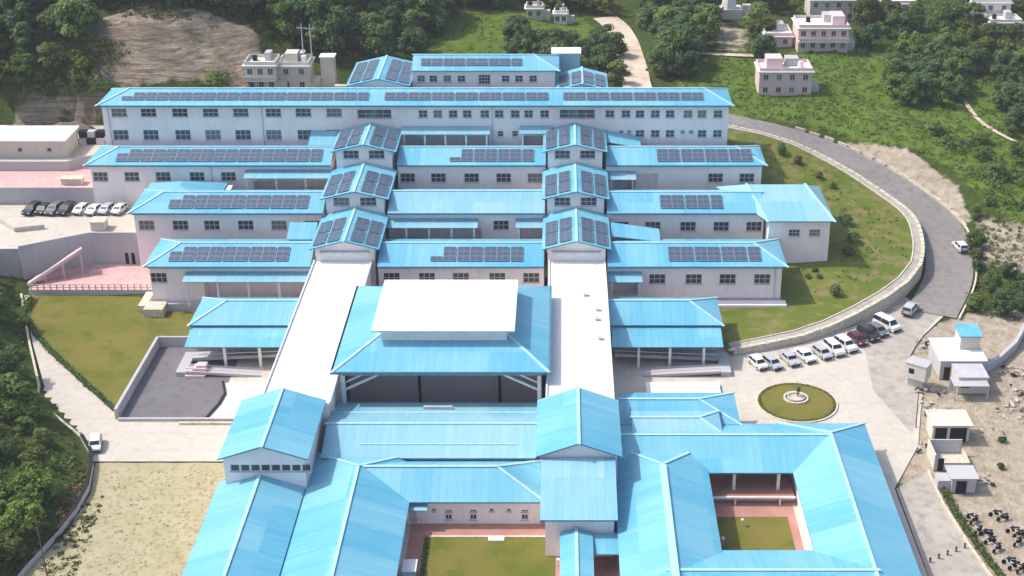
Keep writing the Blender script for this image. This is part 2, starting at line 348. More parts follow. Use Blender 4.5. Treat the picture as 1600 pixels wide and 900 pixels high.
def make_terrain():
    xs = np.concatenate([np.arange(-520, -200, 20), np.arange(-200, 160, 1.6), np.arange(160, 520, 20)])
    ys = np.concatenate([np.arange(-60, 120, 15), np.arange(120, 400, 1.6), np.arange(400, 1100, 25)])
    X, Y = np.meshgrid(xs, ys); P = np.stack([X.ravel(), Y.ravel()], 1)
    Z = np.concatenate([terrain(c) for c in np.array_split(P, 20)])
    nx, ny = len(xs), len(ys)
    i = np.arange(nx * ny).reshape(ny, nx)
    F = np.stack([i[:-1, :-1], i[:-1, 1:], i[1:, 1:], i[1:, :-1]], -1).reshape(-1, 4)
    rock = soft(P, ROCK, 2.); rough = np.sin(P[:, 0] * 1.9 + P[:, 1] * .7) * np.sin(P[:, 0] * .8 - P[:, 1] * 1.3) + np.sin(P[:, 0] * 3.1) * .4
    Z = Z + rock * (rough * .7 + 1.5 * np.abs(np.sin(P[:, 0] * .21 + np.sin(P[:, 1] * .33))) * np.sin(P[:, 1] * .41 + P[:, 0] * .11) + .9 * np.abs(np.sin(P[:, 1] * .55 + P[:, 0] * .16 + np.sin(P[:, 0] * .5))))
    me = bpy.data.meshes.new('terrain'); me.from_pydata(np.column_stack([P, Z]).tolist(), [], F.tolist())
    me.polygons.foreach_set('use_smooth', [True] * len(F))
    fld = np.maximum.reduce([soft(P, FIELD1), soft(P, FIELD2), soft(P, FIELD2B)])
    snd = np.maximum.reduce([.55 * soft(P, TAN), soft(P, SOIL, 1.5), .6 * soft(P, SOIL2), soft(P, SITE, 2.)])
    at = me.color_attributes.new('zone', 'FLOAT_COLOR', 'POINT')
    at.data.foreach_set('color', np.column_stack([rock, fld, snd, np.ones(len(P))]).astype(np.float32).ravel())
    m, nt, b = newmat('terrain_soil'); co = coords(nt)
    a = N(nt, 'ShaderNodeVertexColor', layer_name='zone'); sp = N(nt, 'ShaderNodeSeparateColor'); nt.links.new(a.outputs[0], sp.inputs[0])
    n1 = noise(nt, co, .09, 6, .65); n2 = noise(nt, co, .55, 6, .7); n3 = noise(nt, co, 2.2, 4, .7)
    def mask(ch):
        s = math_(nt, 'ADD', sp.outputs[ch], math_(nt, 'MULTIPLY', math_(nt, 'SUBTRACT', n2, .5), .7))
        return ramp(nt, s, [(.4, (0, 0, 0)), (.6, (1, 1, 1))])
    base = ramp(nt, n2, [(.3, (.028, .05, .012)), (.55, (.065, .095, .02)), (.75, (.13, .13, .05))])
    fcol = mixc(nt, ramp(nt, n1, [(.38, (0, 0, 0)), (.62, (1, 1, 1))]), ramp(nt, n2, [(.28, (.085, .15, .018)), (.5, (.13, .20, .03)), (.75, (.20, .25, .05))]), ramp(nt, n2, [(.3, (.065, .125, .018)), (.7, (.145, .20, .035))]))
    rm = N(nt, 'ShaderNodeMapping'); nt.links.new(co, rm.inputs[0]); rm.inputs['Scale'].default_value = (.10, .30, 1.3); rm.inputs['Rotation'].default_value = (.15, .45, .3)
    strata = noise(nt, rm.outputs[0], 1.4, 7, .7)
    rcol = mixc(nt, ramp(nt, n1, [(.35, (0, 0, 0)), (.6, (1, 1, 1))]), ramp(nt, strata, [(.36, (.24, .175, .12)), (.47, (.48, .38, .28)), (.62, (.68, .57, .44))]), ramp(nt, strata, [(.3, (.19, .145, .105)), (.7, (.42, .34, .26))]))
    scol = ramp(nt, n2, [(.3, (.30, .235, .17)), (.5, (.44, .37, .285)), (.72, (.56, .49, .40))])
    col = mixc(nt, mask(1), base, fcol); col = mixc(nt, mask(0), col, rcol); col = mixc(nt, mask(2), col, scol)
    col = mixc(nt, ramp(nt, n3, [(.5, (0, 0, 0)), (.75, (.35, .35, .35))]), col, (.07, .075, .03))
    nt.links.new(col, b.inputs['Base Color']); b.inputs['Roughness'].default_value = .95; b.inputs['Specular IOR Level'].default_value = .1
    bump(nt, b, math_(nt, 'ADD', math_(nt, 'MULTIPLY', math_(nt, 'MULTIPLY', strata, sp.outputs[0]), 4.), math_(nt, 'ADD', n2, math_(nt, 'MULTIPLY', n3, .4))), .6, .9)
    me.materials.append(m)
    o = link('terrain', me); o['kind'] = 'structure'
make_terrain()

def patch(name, poly, hfn, mat, res=2.5, kind='structure'):
    """a sheet of ground inside a polygon, following hfn"""
    poly = [tuple(p) for p in poly]; dense = []
    for i in range(len(poly)):
        a, b = Vector(poly[i]), Vector(poly[(i + 1) % len(poly)]); k = max(1, int((b - a).length / res))
        dense += [a.lerp(b, j / k) for j in range(k)]
    pa = np.array([tuple(p) for p in dense])
    g = np.array([(x, y) for x in np.arange(pa[:, 0].min(), pa[:, 0].max(), res) for y in np.arange(pa[:, 1].min(), pa[:, 1].max(), res)])
    g = g[inside(g, pa) & (seg_dist(g, pa) > res * .4)] if len(g) else g
    vs = dense + [Vector(p) for p in g]
    r = delaunay_2d_cdt(vs, [], [list(range(len(dense)))], 1, 1e-4)
    mb = MB(); h = hfn(np.array([tuple(v) for v in r[0]]))
    mb.v = [(v.x, v.y, float(h[i])) for i, v in enumerate(r[0])]; mb.f = [tuple(f) for f in r[2]]; mb.m = [0] * len(mb.f)
    o = link(name, mb.mesh(name, mat, (0, 0, 0), True)); o['kind'] = kind; return o
def flat(z): return lambda P: np.full(len(P), z)

# ------------------------------------------------------------------ ground sheets of the compound (the plateau is z = 0)
patch('plaza', [(-78, 190), (-77, 185), (-67, 174.5), (-64.5, 168.8), (-47, 168.8), (-45, 168.8), (-45, 128), (44, 128), (44, 162), (49.6, 173), (53, 186), (53.6, 199), (58, 207), (63, 214), (60.2, 222.5), (48.2, 211), (37.8, 204), (26.6, 199.8), (26, 216), (-62, 216), (-64.6, 204), (-64.6, 182), (-80, 205), (-88, 222), (-92, 222), (-84, 203)], flat(0), M['concrete'], 6)
patch('dry_lawn', [(-64, 168.4), (-62.4, 161), (-62.8, 152), (-66, 140), (-66, 110), (-45.4, 110), (-45.4, 168.4)], lambda P: .03 + .05 * np.sin(P[:, 0] * 1.1) * np.sin(P[:, 1] * .9), M['dry'], 1.5)
patch('lawn', [(-90.3, 221.8), (-69.4, 221.8), (-69.4, 216), (-61.6, 215.4), (-59.2, 210), (-59, 204), (-65, 203.6), (-65, 182.4), (-80, 200), (-84.3, 206), (-88, 213)], lambda P: .06 + .03 * np.sin(P[:, 0] * .5), M['lawn'], 3)
LAWNB = [(-79.8, 200), (-65.2, 182)]
patch('access_road', [(47.6, 202.3), (46.4, 188.8), (49.4, 176), (53.2, 186.5), (53.9, 199), (58, 207.5), (66.1, 219.9), (60.0, 223.4), (48.2, 211.2)], flat(.006), M['drive'], 4)
patch('service_road', [(44, 120), (44.2, 162), (49.4, 166), (49.5, 158), (50.5, 149), (51.9, 140), (53.3, 128), (53.5, 120)], flat(.004), M['drive'], 4)
def road_strip(name, pts, wd, mat, dz=.0):
    mb = MB(); L = [Vector(p) for p in pts]; S = []
    for i in range(len(L) - 1):
        a = L[max(i - 1, 0)]; b, c = L[i], L[i + 1]; d = L[min(i + 2, len(L) - 1)]
        for k in range(6):
            t = k / 6; S.append(.5 * ((2 * b) + (c - a) * t + (2 * a - 5 * b + 4 * c - d) * t * t + (3 * b - a - 3 * c + d) * t ** 3))
    S.append(L[-1]); E = []
    for i, p in enumerate(S):
        d = (S[min(i + 1, len(S) - 1)] - S[max(i - 1, 0)]); d.z = 0; d.normalize(); n = Vector((-d.y, d.x, 0))
        E.append((p + n * wd / 2, p - n * wd / 2))
    for (l0, r0), (l1, r1) in zip(E, E[1:]):
        mb.face([(r0.x, r0.y, r0.z + dz), (r1.x, r1.y, r1.z + dz), (l1.x, l1.y, l1.z + dz), (l0.x, l0.y, l0.z + dz)])
    return struct(name, mb, mat, True), E
_, ROADE = road_strip('hill_road', ROADW[2:], 8.2, M['asphalt'], .02)

# ------------------------------------------------------------------ building kit
def roof_solid(name, T, F, parent, mat, th=.18, caps=()):
    """a roof sheet with depth: top faces F over points T, fascia down the free edges, caps along ridges and hips"""
    mb = MB(); n = len(T)
    mb.v = [tuple(p) for p in T] + [(x, y, z - th) for x, y, z in T]
    cnt = {}
    for f in F:
        mb.f.append(tuple(f)); mb.m.append(0); mb.f.append(tuple(n + i for i in reversed(f))); mb.m.append(1)
        for a, b in zip(f, f[1:] + f[:1]): cnt[(a, b)] = 1
    for (a, b) in cnt:
        if (b, a) not in cnt: mb.f.append((b, a, n + a, n + b)); mb.m.append(1)
    o = part(name, mb, [mat, M['fascia']], parent)
    for a, b in caps:
        p, q = Vector(T[a]), Vector(T[b]); d = (q - p).normalized() * .25
        part('ridge_cap', MB().bar(p - d + Vector((0, 0, .03)), q + d + Vector((0, 0, .03)), .42, .12), M['cap'], o)
    return o
def roof_x(parent, x0, x1, y0, y1, ze, rise, hl=0., hr=0., mat=None, ym=None, caps=True, name='roof'):
    ym = (y0 + y1) / 2 if ym is None else ym; zr = ze + rise
    T = [(x0, y0, ze), (x1, y0, ze), (x1, y1, ze), (x0, y1, ze), (x0 + hl, ym, zr), (x1 - hr, ym, zr)]
    F = [[0, 1, 5, 4], [2, 3, 4, 5]]
    if hl: F.append([3, 0, 4])
    if hr: F.append([1, 2, 5])
    c = [(4, 5)] + ([(0, 4), (3, 4)] if hl else []) + ([(1, 5), (2, 5)] if hr else [])
    return roof_solid(name, T, F, parent, mat or M['roof'], caps=c if caps else ())
def roof_y(parent, x0, x1, y0, y1, ze, rise, hf=0., hb=0., mat=None, xm=None, caps=True, name='roof'):
    xm = (x0 + x1) / 2 if xm is None else xm; zr = ze + rise
    T = [(x0, y0, ze), (x1, y0, ze), (x1, y1, ze), (x0, y1, ze), (xm, y0 + hf, zr), (xm, y1 - hb, zr)]
    F = [[0, 4, 5, 3], [1, 2, 5, 4]]
    if hf: F.append([0, 1, 4])
    if hb: F.append([2, 3, 5])
    c = [(4, 5)] + ([(0, 4), (1, 4)] if hf else []) + ([(2, 5), (3, 5)] if hb else [])
    return roof_solid(name, T, F, parent, mat or M['roof'], caps=c if caps else ())
def front_wall(mb, x0, x1, z0, z1, y, ops, m=0):
    """wall facing -Y with openings (xa, xb, za, zb, depth, closed back)"""
    xs = sorted({x0, x1, *[o[0] for o in ops], *[o[1] for o in ops]}); zs = sorted({z0, z1, *[o[2] for o in ops], *[o[3] for o in ops]})
    xs = [x for x in xs if x0 <= x <= x1]; zs = [z for z in zs if z0 <= z <= z1]
    for za, zb in zip(zs, zs[1:]):
        run = None
        for xa, xb in list(zip(xs, xs[1:])) + [(None, None)]:
            hole = xa is None or any(o[0] - 1e-6 <= (xa + xb) / 2 <= o[1] + 1e-6 and o[2] - 1e-6 <= (za + zb) / 2 <= o[3] + 1e-6 for o in ops)
            if hole:
                if run: mb.face([(run[0], y, za), (run[1], y, za), (run[1], y, zb), (run[0], y, zb)], m); run = None
            else: run = (run[0] if run else xa, xb)
    for xa, xb, za, zb, d, back in ops:
        Y = y + d
        mb.face([(xa, y, za), (xa, Y, za), (xa, Y, zb), (xa, y, zb)][::-1], m); mb.face([(xb, y, za), (xb, Y, za), (xb, Y, zb), (xb, y, zb)], m)
        mb.face([(xa, y, za), (xb, y, za), (xb, Y, za), (xa, Y, za)], m); mb.face([(xa, y, zb), (xa, Y, zb), (xb, Y, zb), (xb, y, zb)], m)
        if back: mb.face([(xa, Y, za), (xb, Y, za), (xb, Y, zb), (xa, Y, zb)], m)
def shell(parent, x0, x1, y0, y1, z0, z1, ops=(), mat=None, gable=None, rise=0., xm=None, backg=True):
    mb = MB(); front_wall(mb, x0, x1, z0, z1, y0, list(ops))
    mb.face([(x1, y0, z0), (x1, y1, z0), (x1, y1, z1), (x1, y0, z1)]); mb.face([(x0, y1, z0), (x0, y0, z0), (x0, y0, z1), (x0, y1, z1)])
    mb.face([(x1, y1, z0), (x0, y1, z0), (x0, y1, z1), (x1, y1, z1)])
    if gable == 'y':
        xm = (x0 + x1) / 2 if xm is None else xm
        mb.face([(x0, y0, z1), (x1, y0, z1), (xm, y0, z1 + rise)])
        if backg: mb.face([(x1, y1, z1), (x0, y1, z1), (xm, y1, z1 + rise)])
    elif gable == 'x':
        ym = (y0 + y1) / 2
        mb.face([(x1, y0, z1), (x1, y1, z1), (x1, ym, z1 + rise)]); mb.face([(x0, y1, z1), (x0, y0, z1), (x0, ym, z1 + rise)])
    else: mb.face([(x0, y0, z1), (x1, y0, z1), (x1, y1, z1), (x0, y1, z1)])
    return part('wall', mb, mat or M['wall'], parent)
_wc = {}
def window(parent, x, z, y, wd, ht, nx=3, nz=2, glass='glass', fr=.09):
    """framed window, lower left corner at x, z, sitting in its opening"""
    k = (round(wd, 2), round(ht, 2), nx, nz, glass)
    if k not in _wc:
        f = MB(); f.box(0, wd, -.03, .06, 0, fr); f.box(0, wd, -.03, .06, ht - fr, ht); f.box(0, fr, -.03, .06, fr, ht - fr); f.box(wd - fr, wd, -.03, .06, fr, ht - fr)
        for i in range(1, nx): u = wd * i / nx; f.box(u - fr * .55, u + fr * .55, -.028, .058, fr, ht - fr)
        for i in range(1, nz): u = ht * i / nz; f.box(fr, wd - fr, -.026, .056, u - fr * .55, u + fr * .55)
        f.box(-.12, wd + .12, -.28, -.03, -.10, -.01)
        _wc[k] = (f.mesh('window', M['frame']), MB().face([(fr, .03, fr), (wd - fr, .03, fr), (wd - fr, .03, ht - fr), (fr, .03, ht - fr)]).mesh('pane', M[glass]))
    o = origin_of(parent)
    wn = link('window', _wc[k][0], parent, (x - o.x, y - o.y + .13, z - o.z)); link('pane', _wc[k][1], wn)
    return wn
M['curtain'] = plain('curtained_glass', (.16, .165, .16), .3, .5)
M['glass2'] = plain('clear_glass', (.055, .075, .085), .15, .6)
wrnd = random.Random(4)
def wins(Y, pxs, py, wd, ht):
    """openings of a row of windows from their image centres"""
    r = []
    for px in pxs:
        x, _, z = on_y(px, py, Y); r.append((round(x - wd / 2, 2), round(x + wd / 2, 2), round(z - ht / 2, 2), round(z + ht / 2, 2)))
    return r
def level(ops):
    z = sum(o[2] for o in ops) / len(ops); h = ops[0][3] - ops[0][2]
    return [(a, b, z, z + h) for a, b, _, _ in ops]
def fill(parent, Y, ops, nx=3, nz=2, glass='glass'):
    for a, b, c, d in ops: window(parent, a, c, Y, b - a, d - c, nx, nz, wrnd.choice(['glass', 'glass', 'glass', 'glass2', 'curtain']) if glass == 'glass' else glass)
_pc = {}
def panels(roof, org, u, v, nu, nv, wu=2.05, wv=1.12, gap=.05, every=4, skip=()):
    """solar panels laid on a slope: org on the slope, u along, v up the slope"""
    u = Vector(u).normalized(); v = Vector(v).normalized(); nrm = u.cross(v); k = (wu, wv)
    if k not in _pc:
        mb = MB(); mb.box(0, wu, 0, wv, 0, .05, 1)
        t = .05; g = [(t, t), (wu - t, t), (wu - t, wv - t), (t, wv - t)]
        mb.face([(a, b, .053) for a, b in g], 0)
        mb.face([(wu / 2 - .02, t, .056), (wu / 2 + .02, t, .056), (wu / 2 + .02, wv - t, .056), (wu / 2 - .02, wv - t, .056)], 1)
        _pc[k] = mb.mesh('solar_panel', [M['panel'], M['pframe']])
    rot = Matrix((u, v, nrm)).transposed().to_euler(); o0 = origin_of(roof)
    for j in range(nv):
        for i in range(nu):
            if (i, j) in skip: continue
            p = Vector(org) + u * (i * (wu + gap) + (i // every) * .22) + v * j * (wv + .10) + nrm * .16
            o = link('solar_panel', _pc[k], roof, p - o0); o.rotation_euler = rot
def slope_row(roof, x0, x1, y0, ze, ym, zr, rows, nleft=(0, 0, 0)):
    """rows of panels on a slope that faces -Y; nleft drops modules at the left of lower/upper rows"""
    v = Vector((0, ym - y0, zr - ze)); L = v.length; v.normalize()
    n = int((x1 - x0) / 2.16)
    st = (L - rows * 1.22) / 2 + .05
    p = Vector((x0, y0, ze)) + v * st
    panels(roof, p, (1, 0, 0), v, n, rows, every=2, skip={(i, j) for j in range(rows) for i in range(n) if i < nleft[j % 3]})
def awning(parent, x0, x1, yw, depth, zt, zf, zb, ncol, mat=None, colmat=None):
    T = [(x0, yw - depth, zf), (x1, yw - depth, zf), (x1, yw - .01, zt), (x0, yw - .01, zt)]
    a = roof_solid('awning', T, [[0, 1, 2, 3]], parent, mat or M['roof_pale'], .1)
    for i in range(ncol):
        x = x0 + .6 + (x1 - x0 - 1.2) * (i / (ncol - 1) if ncol > 1 else .5)
        part('column', MB().box(x - .16, x + .16, yw - depth + .3, yw - depth + .62, zb, zf - .02), M['whitepaint'], parent)
    return a
def xz(px, py, Y): x, _, z = on_y(px, py, Y); return x, z

# ------------------------------------------------------------------ ward rows on the terraces
def ward(label, x0, x1, Y, ze, base, depth, rise, hl, hr, groups, recess=(), aw=(), pan=None, rows=3, mat=None, pink_band=None, nleft=(0, 0, 0)):
    t = thing('ward_block', label, 'building', ((x0 + x1) / 2, Y, base), 'blue roofed ward blocks')
    ops = []; allw = []
    for pxs, py, wd, ht, nx in groups:
        g = level(wins(Y, pxs, py, wd, ht)); allw.append((g, nx)); ops += [(*o, .24, False) for o in g]
    for (pa, pb, ya, yb, d) in recess:
        a, zt = xz(pa, ya, Y); b, _ = xz(pb, ya, Y); _, zb = xz(pa, yb, Y); ops.append((a, b, zb, zt, d, True))
    shell(t, x0, x1, Y, Y + depth, base, ze - .12, ops)
    if pink_band: part('pink_band', MB().box(x0 - .04, x1 + .04, Y - .05, Y - .004, base, pink_band), M['pink_band'], t)  # thin pinker strip laid over the lower front wall
    for g, nx in allw: fill(t, Y, g, nx, 2, 'tealglass' if nx == 4 else 'glass')
    r = roof_x(t, x0 - (.7 if x0 < -31 or x0 > 40 else .0), x1 + (.7 if hr else 0), Y - .8, Y + depth + .8, ze, rise, hl, hr, mat)
    part('gutter', MB().box(x0, x1, Y - .98, Y - .81, ze - .26, ze - .04), M['fascia'], t)
    nd = max(2, int((x1 - x0) / 13))
    for i in range(nd):
        x = x0 + 1.1 + (x1 - x0 - 2.2) * i / (nd - 1)
        if not any(o[0] - .3 < x < o[1] + .3 for o in ops): part('downpipe', MB().box(x - .07, x + .07, Y - .16, Y - .055, base, ze - .27), M['frame'], t)
    if pan:
        for (pa, pb, nr, nl) in pan:
            ym = Y + depth / 2; xa = (pa - 880) / (2250 / (Y * _c + (105 - ze) * _s)); xb = (pb - 880) / (2250 / (Y * _c + (105 - ze) * _s))
            slope_row(r, xa, xb, Y - .8, ze, ym, ze + rise, nr, nl)
    for (pa, pb, yt, yf, dp, nc) in aw:
        a, zt = xz(pa, yt, Y); b, _ = xz(pb, yt, Y); awning(t, a, b, Y, dp + 1.3, zt, zt - .65, zt - 5.2, nc)
    return t
W3 = (2.7, 1.75, 3)
ward('front left ward wing with one window and a long awning above the green lawn', -68.4, -41.6, 217, 8.0, -.4, 10, 1.8, 5, 0, [([248], 434, *W3)],
     recess=[(318, 482, 440, 470, 2.6)], aw=[(290, 492, 424, 437, 1.5, 5)], pan=[(262, 462, 3, (0, 0, 1))])
ward('front middle ward wing just behind the big white-topped hall', -30.6, -3.2, 217, 8.0, -.4, 10, 1.8, 0, 0, [([612, 667, 720, 777, 830], 434, *W3)], pan=[(672, 818, 3, (0, 1, 1))])
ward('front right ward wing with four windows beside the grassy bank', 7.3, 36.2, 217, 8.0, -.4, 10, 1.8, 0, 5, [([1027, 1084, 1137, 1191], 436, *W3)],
     recess=[(957, 998, 441, 462, 2.)], aw=[(950, 1003, 424, 437, 1.6, 2)], pan=[(1045, 1192, 3, (0, 0, 0))], pink_band=2.0)
ward('second row left ward wing above the pink paved terrace', -74.6, -41.6, 232, 11.4, 1, 9.6, 1.8, 5, 0, [([229, 282, 331, 384, 436, 488], 352, *W3)], pan=[(262, 478, 3, (0, 0, 1))])
ward('second row middle ward wing with a bare pale roof and long front awning', -30.4, -3.2, 232, 11.4, 1, 10, 1.9, 0, 0, [([783], 352, *W3)],
     recess=[(600, 752, 357, 379, 2.6), (810, 858, 357, 379, 2.4)], aw=[(596, 747, 341, 355, 1.5, 5), (806, 860, 341, 355, 1.5, 2)], mat=M['roof_pale'])
ward('second row right ward wing with five windows in line', 7.6, 34.9, 232, 11.4, 1, 9.6, 1.8, 0, 0, [([970, 1020, 1075, 1127, 1178], 354, *W3)], pan=[(1032, 1140, 3, (0, 0, 0))])
ward('third row left ward wing above the row of parked cars', -86.2, -42.2, 247, 14.7, 4, 9.0, 1.7, 5, 0, [([157, 206, 255, 308, 357], 276, *W3)],
     recess=[(396, 530, 283, 300, 2.6)], aw=[(384, 530, 265, 279, 1.5, 4)], pan=[(180, 512, 3, (0, 0, 1))])
ward('third row middle ward wing between the two panelled corridor blocks', -30.2, -3.2, 247, 14.7, 4, 9.0, 1.7, 0, 0, [([637, 685, 737, 787, 836], 278, *W3)], pan=[(702, 842, 3, (0, 1, 1))])
ward('third row right ward wing with a tall grey door bay', 7.8, 36.2, 247, 14.7, 4, 9.0, 1.7, 0, 5, [([1118, 1167], 278, *W3)],
     recess=[(953, 992, 282, 301, 2.2), (999, 1028, 271, 302, 1.0)], aw=[(950, 993, 267, 279, 1.5, 2)], pan=[(1027, 1180, 3, (0, 0, 0))])
W2 = (1.65, 1.45, 2); W1 = (.8, .6, 1)
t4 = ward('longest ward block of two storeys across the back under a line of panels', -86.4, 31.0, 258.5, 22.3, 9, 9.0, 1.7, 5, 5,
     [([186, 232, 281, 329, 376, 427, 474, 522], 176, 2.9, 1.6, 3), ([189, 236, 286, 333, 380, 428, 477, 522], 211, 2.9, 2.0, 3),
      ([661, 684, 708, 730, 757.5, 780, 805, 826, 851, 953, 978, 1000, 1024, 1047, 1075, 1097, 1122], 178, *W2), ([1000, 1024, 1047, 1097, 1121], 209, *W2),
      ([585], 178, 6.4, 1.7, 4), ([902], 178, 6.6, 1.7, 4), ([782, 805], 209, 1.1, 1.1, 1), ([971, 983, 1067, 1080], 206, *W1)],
     recess=[(632, 764, 212, 232, 2.6), (816, 862, 212, 232, 2.4)], aw=[(628, 766, 197, 210, 1.6, 5), (812, 862, 196, 209, 1.6, 2)], pan=[(188, 583, 2, (0, 1, 1)), (600, 866, 2, (0, 0, 0)), (880, 1108, 2, (0, 0, 0))], pink_band=13.4)
# far block
t5 = thing('ward_block', 'farthest ward block half hidden behind the long panelled roof', 'building', (-16, 272, 13), 'blue roofed ward blocks')
g5 = level(wins(272, [658, 677, 699, 721, 790, 811, 833], 123, 1.5, 1.3)); g5b = wins(272, [757], 124, 2.3, 1.9)
shell(t5, -29.5, -1.6, 272, 281, 13, 24.9, [(*o, .24, False) for o in g5 + g5b]); fill(t5, 272, g5, 2); fill(t5, 272, g5b, 4, 3)
r5 = roof_x(t5, -29.5, -.8, 271.2, 281.8, 25, 1.7, 0, 5); slope_row(r5, -27.8, -6.5, 271.2, 25, 276.5, 26.7, 2)
# hipped end blocks of the second row
def end_block(label, x0, x1, y0, y1, ze, base, rise, hl, hr, pxs, py, ym=None):
    t = thing('end_block', label, 'building', ((x0 + x1) / 2, y0, base), 'hip roofed end blocks')
    g = level(wins(y0, pxs, py, 1.9, 1.3)) if pxs else []
    shell(t, x0, x1, y0, y1, base, ze - .12, [(*o, .24, False) for o in g]); fill(t, y0, g, 3)
    roof_x(t, x0 - .6, x1 + .6, y0 - .7, y1 + .7, ze, rise, hl, hr, M['roof_pale'], ym); return t
eb = thing('end_block', 'pale hip roofed block at the right end of the second row', 'building', (40.5, 228.4, 3), 'hip roofed end blocks')
g = level(wins(228.4, [1241, 1273], 364, 1.9, 1.3)); shell(eb, 35.3, 45.8, 228.4, 243.6, 3, 11.2, [(*o, .24, False) for o in g]); fill(eb, 228.4, g, 3)
roof_solid('roof', [(34.9, 227.7, 11.3), (46.4, 227.7, 11.3), (46.4, 244.2, 11.3), (27.6, 244.2, 11.3), (32.6, 239.6, 13.5), (43.0, 239.6, 13.5)], [[0, 1, 5, 4], [1, 2, 5], [2, 3, 4, 5], [3, 0, 4]], eb, M['roof_pale'], caps=((1, 5), (0, 4)))
bk = thing('end_block', 'blue hip roofed block rising behind the left end of the second row', 'building', (-68, 233, 1), 'hip roofed end blocks')
shell(bk, -74.2, -60, 233.4, 245, 1, 11.3); roof_y(bk, -75.0, -61.0, 232.6, 245.6, 11.55, 2.0, 6.5, 4.5, caps=False)

# ------------------------------------------------------------------ stepped corridor blocks (ridge runs up the hill)
def corridor(label, x0, x1, Y, Y1, ze, base, rise, glass=True, pan=True, rows=8, group='stepped corridor blocks'):
    t = thing('corridor_block', label, 'building', ((x0 + x1) / 2, Y, base), group)
    xm = (x0 + x1) / 2; hw = (x1 - x0) / 2; ops = []
    if glass:
        zc = ze - 1.75; ops = [(xm - hw * .74, xm - hw * .18, zc, zc + 1.55), (xm + hw * .18, xm + hw * .74, zc, zc + 1.55)]
    shell(t, x0, x1, Y, Y1, base, ze - .1, [(*o, .24, False) for o in ops], gable='y', rise=rise - .1)
    if glass: fill(t, Y, ops, 3, 2)
    r = roof_y(t, x0 - .9, x1 + .9, Y - .7, Y1, ze - .25, rise, caps=True)
    if pan:
        L = Vector((hw + .9, 0, rise)); v = L.normalized()
        nr = rows
        for sgn in (-1, 1):
            for c in range(2):
                # columns of modules beside the ridge, long side across the slope
                s = .55 + c * 2.45 if sgn > 0 else .55 + c * 2.45
                for j in range(nr):
                    yy = Y + .1 + j * 1.2 + (.35 if j >= nr // 2 else 0)
                    if yy + 1.2 > Y1: break
                    if sgn > 0:
                        p = Vector((x1 + .9, yy, ze - .25)) + Vector((-v.x, 0, v.z)) * s
                        panels(r, p + Vector((0, 1.12, 0)), (-v.x, 0, v.z), (0, -1, 0), 1, 1)
                    else:
                        p = Vector((x0 - .9, yy, ze - .25)) + Vector((v.x, 0, v.z)) * s
                        panels(r, p, (v.x, 0, v.z), (0, 1, 0), 1, 1)
    return t
for side, x0, x1 in (('left', -41.0, -31.2), ('right', -2.6, 7.0)):
    a = corridor('lowest of the panelled corridor blocks on the %s, meeting the white flat roof' % side, x0, x1, 218.2, 232.6, 10.75, 0, 1.5, False)
    Yf = 218.2; z = 8.1
    part('roller_shutter', MB().box(x0 + .9, x1 - .9, Yf - .10, Yf - .01, z + .35, z + 1.5), M['whitepaint'], a)
    part('shade_box', MB().box(x0 + .8, x1 - .8, Yf - .5, Yf - .11, z + 1.6, z + 1.8), M['steel'], a)
    corridor('middle one of the panelled corridor blocks on the %s' % side, x0 - .2, x1 + .1, 232.7, 246.6, 13.9, 3, 1.45)
    corridor('upper one of the panelled corridor blocks on the %s, touching the long back block' % side, x0 - .2, x1 + .1, 246.8, 258.2, 17.5, 6, 1.45)
corridor('panelled gable roof behind the long back block at its left', -41.0, -30.4, 268.6, 284, 23.2, 13, 1.4, False, True, 11)
corridor('panelled gable roof behind the long back block at its right', -.4, 7.8, 268.6, 279, 22.4, 13, 1.3, False, True, 6)
hb = thing('roof_tank_house', 'small pale blue box house behind the far ward block', 'building', (.5, 282, 14))
part('wall', MB().box(-2.2, 3.4, 281.9, 286, 14, 25.3), M['roof_pale'], hb); part('roof', MB().box(-2.4, 3.6, 281.7, 286.2, 25.31, 25.5), M['whitepaint'], hb)

# side lean-tos that link corridor blocks and wards
def leanto(label, T, mat=None):
    c = T[0]; t = thing('link_roof', label, 'roof', (c[0], c[1], 0), 'small link roofs beside the corridor blocks')
    roof_solid('roof', T, [[0, 1, 2, 3]], t, mat or M['roof'], .15)
    mb = MB(); x0 = min(p[0] for p in T); x1 = max(p[0] for p in T); y0 = min(p[1] for p in T); y1 = max(p[1] for p in T); z = min(p[2] for p in T) - .2
    part('wall', mb.box(x0 + .3, x1 - .3, y0 + .3, y1 - .2, z - 5, z), M['wall'], t)
for lab, ax, bx, Y, z in (('blue link roof left of the upper left corridor block', -47.5, -42.2, 256.6, 16.6), ('blue link roof left of the lowest left corridor block', -47, -42.2, 227.4, 10.0),
                         ('blue link roof right of the lowest right corridor block', 8.2, 16.5, 227.4, 10.0), ('blue link roof right of the upper right corridor block', 8.2, 14.5, 256.6, 16.6)):
    leanto(lab, [(ax, Y - 2.4, z - .9), (bx, Y - 2.4, z - .9), (bx, Y + 1.6, z + .6), (ax, Y + 1.6, z + .6)] if ax < 0 else [(ax, Y - 2.4, z - .3), (bx, Y - 2.4, z - 1.3), (bx, Y + 1.6, z - .6), (ax, Y + 1.6, z + .6)])

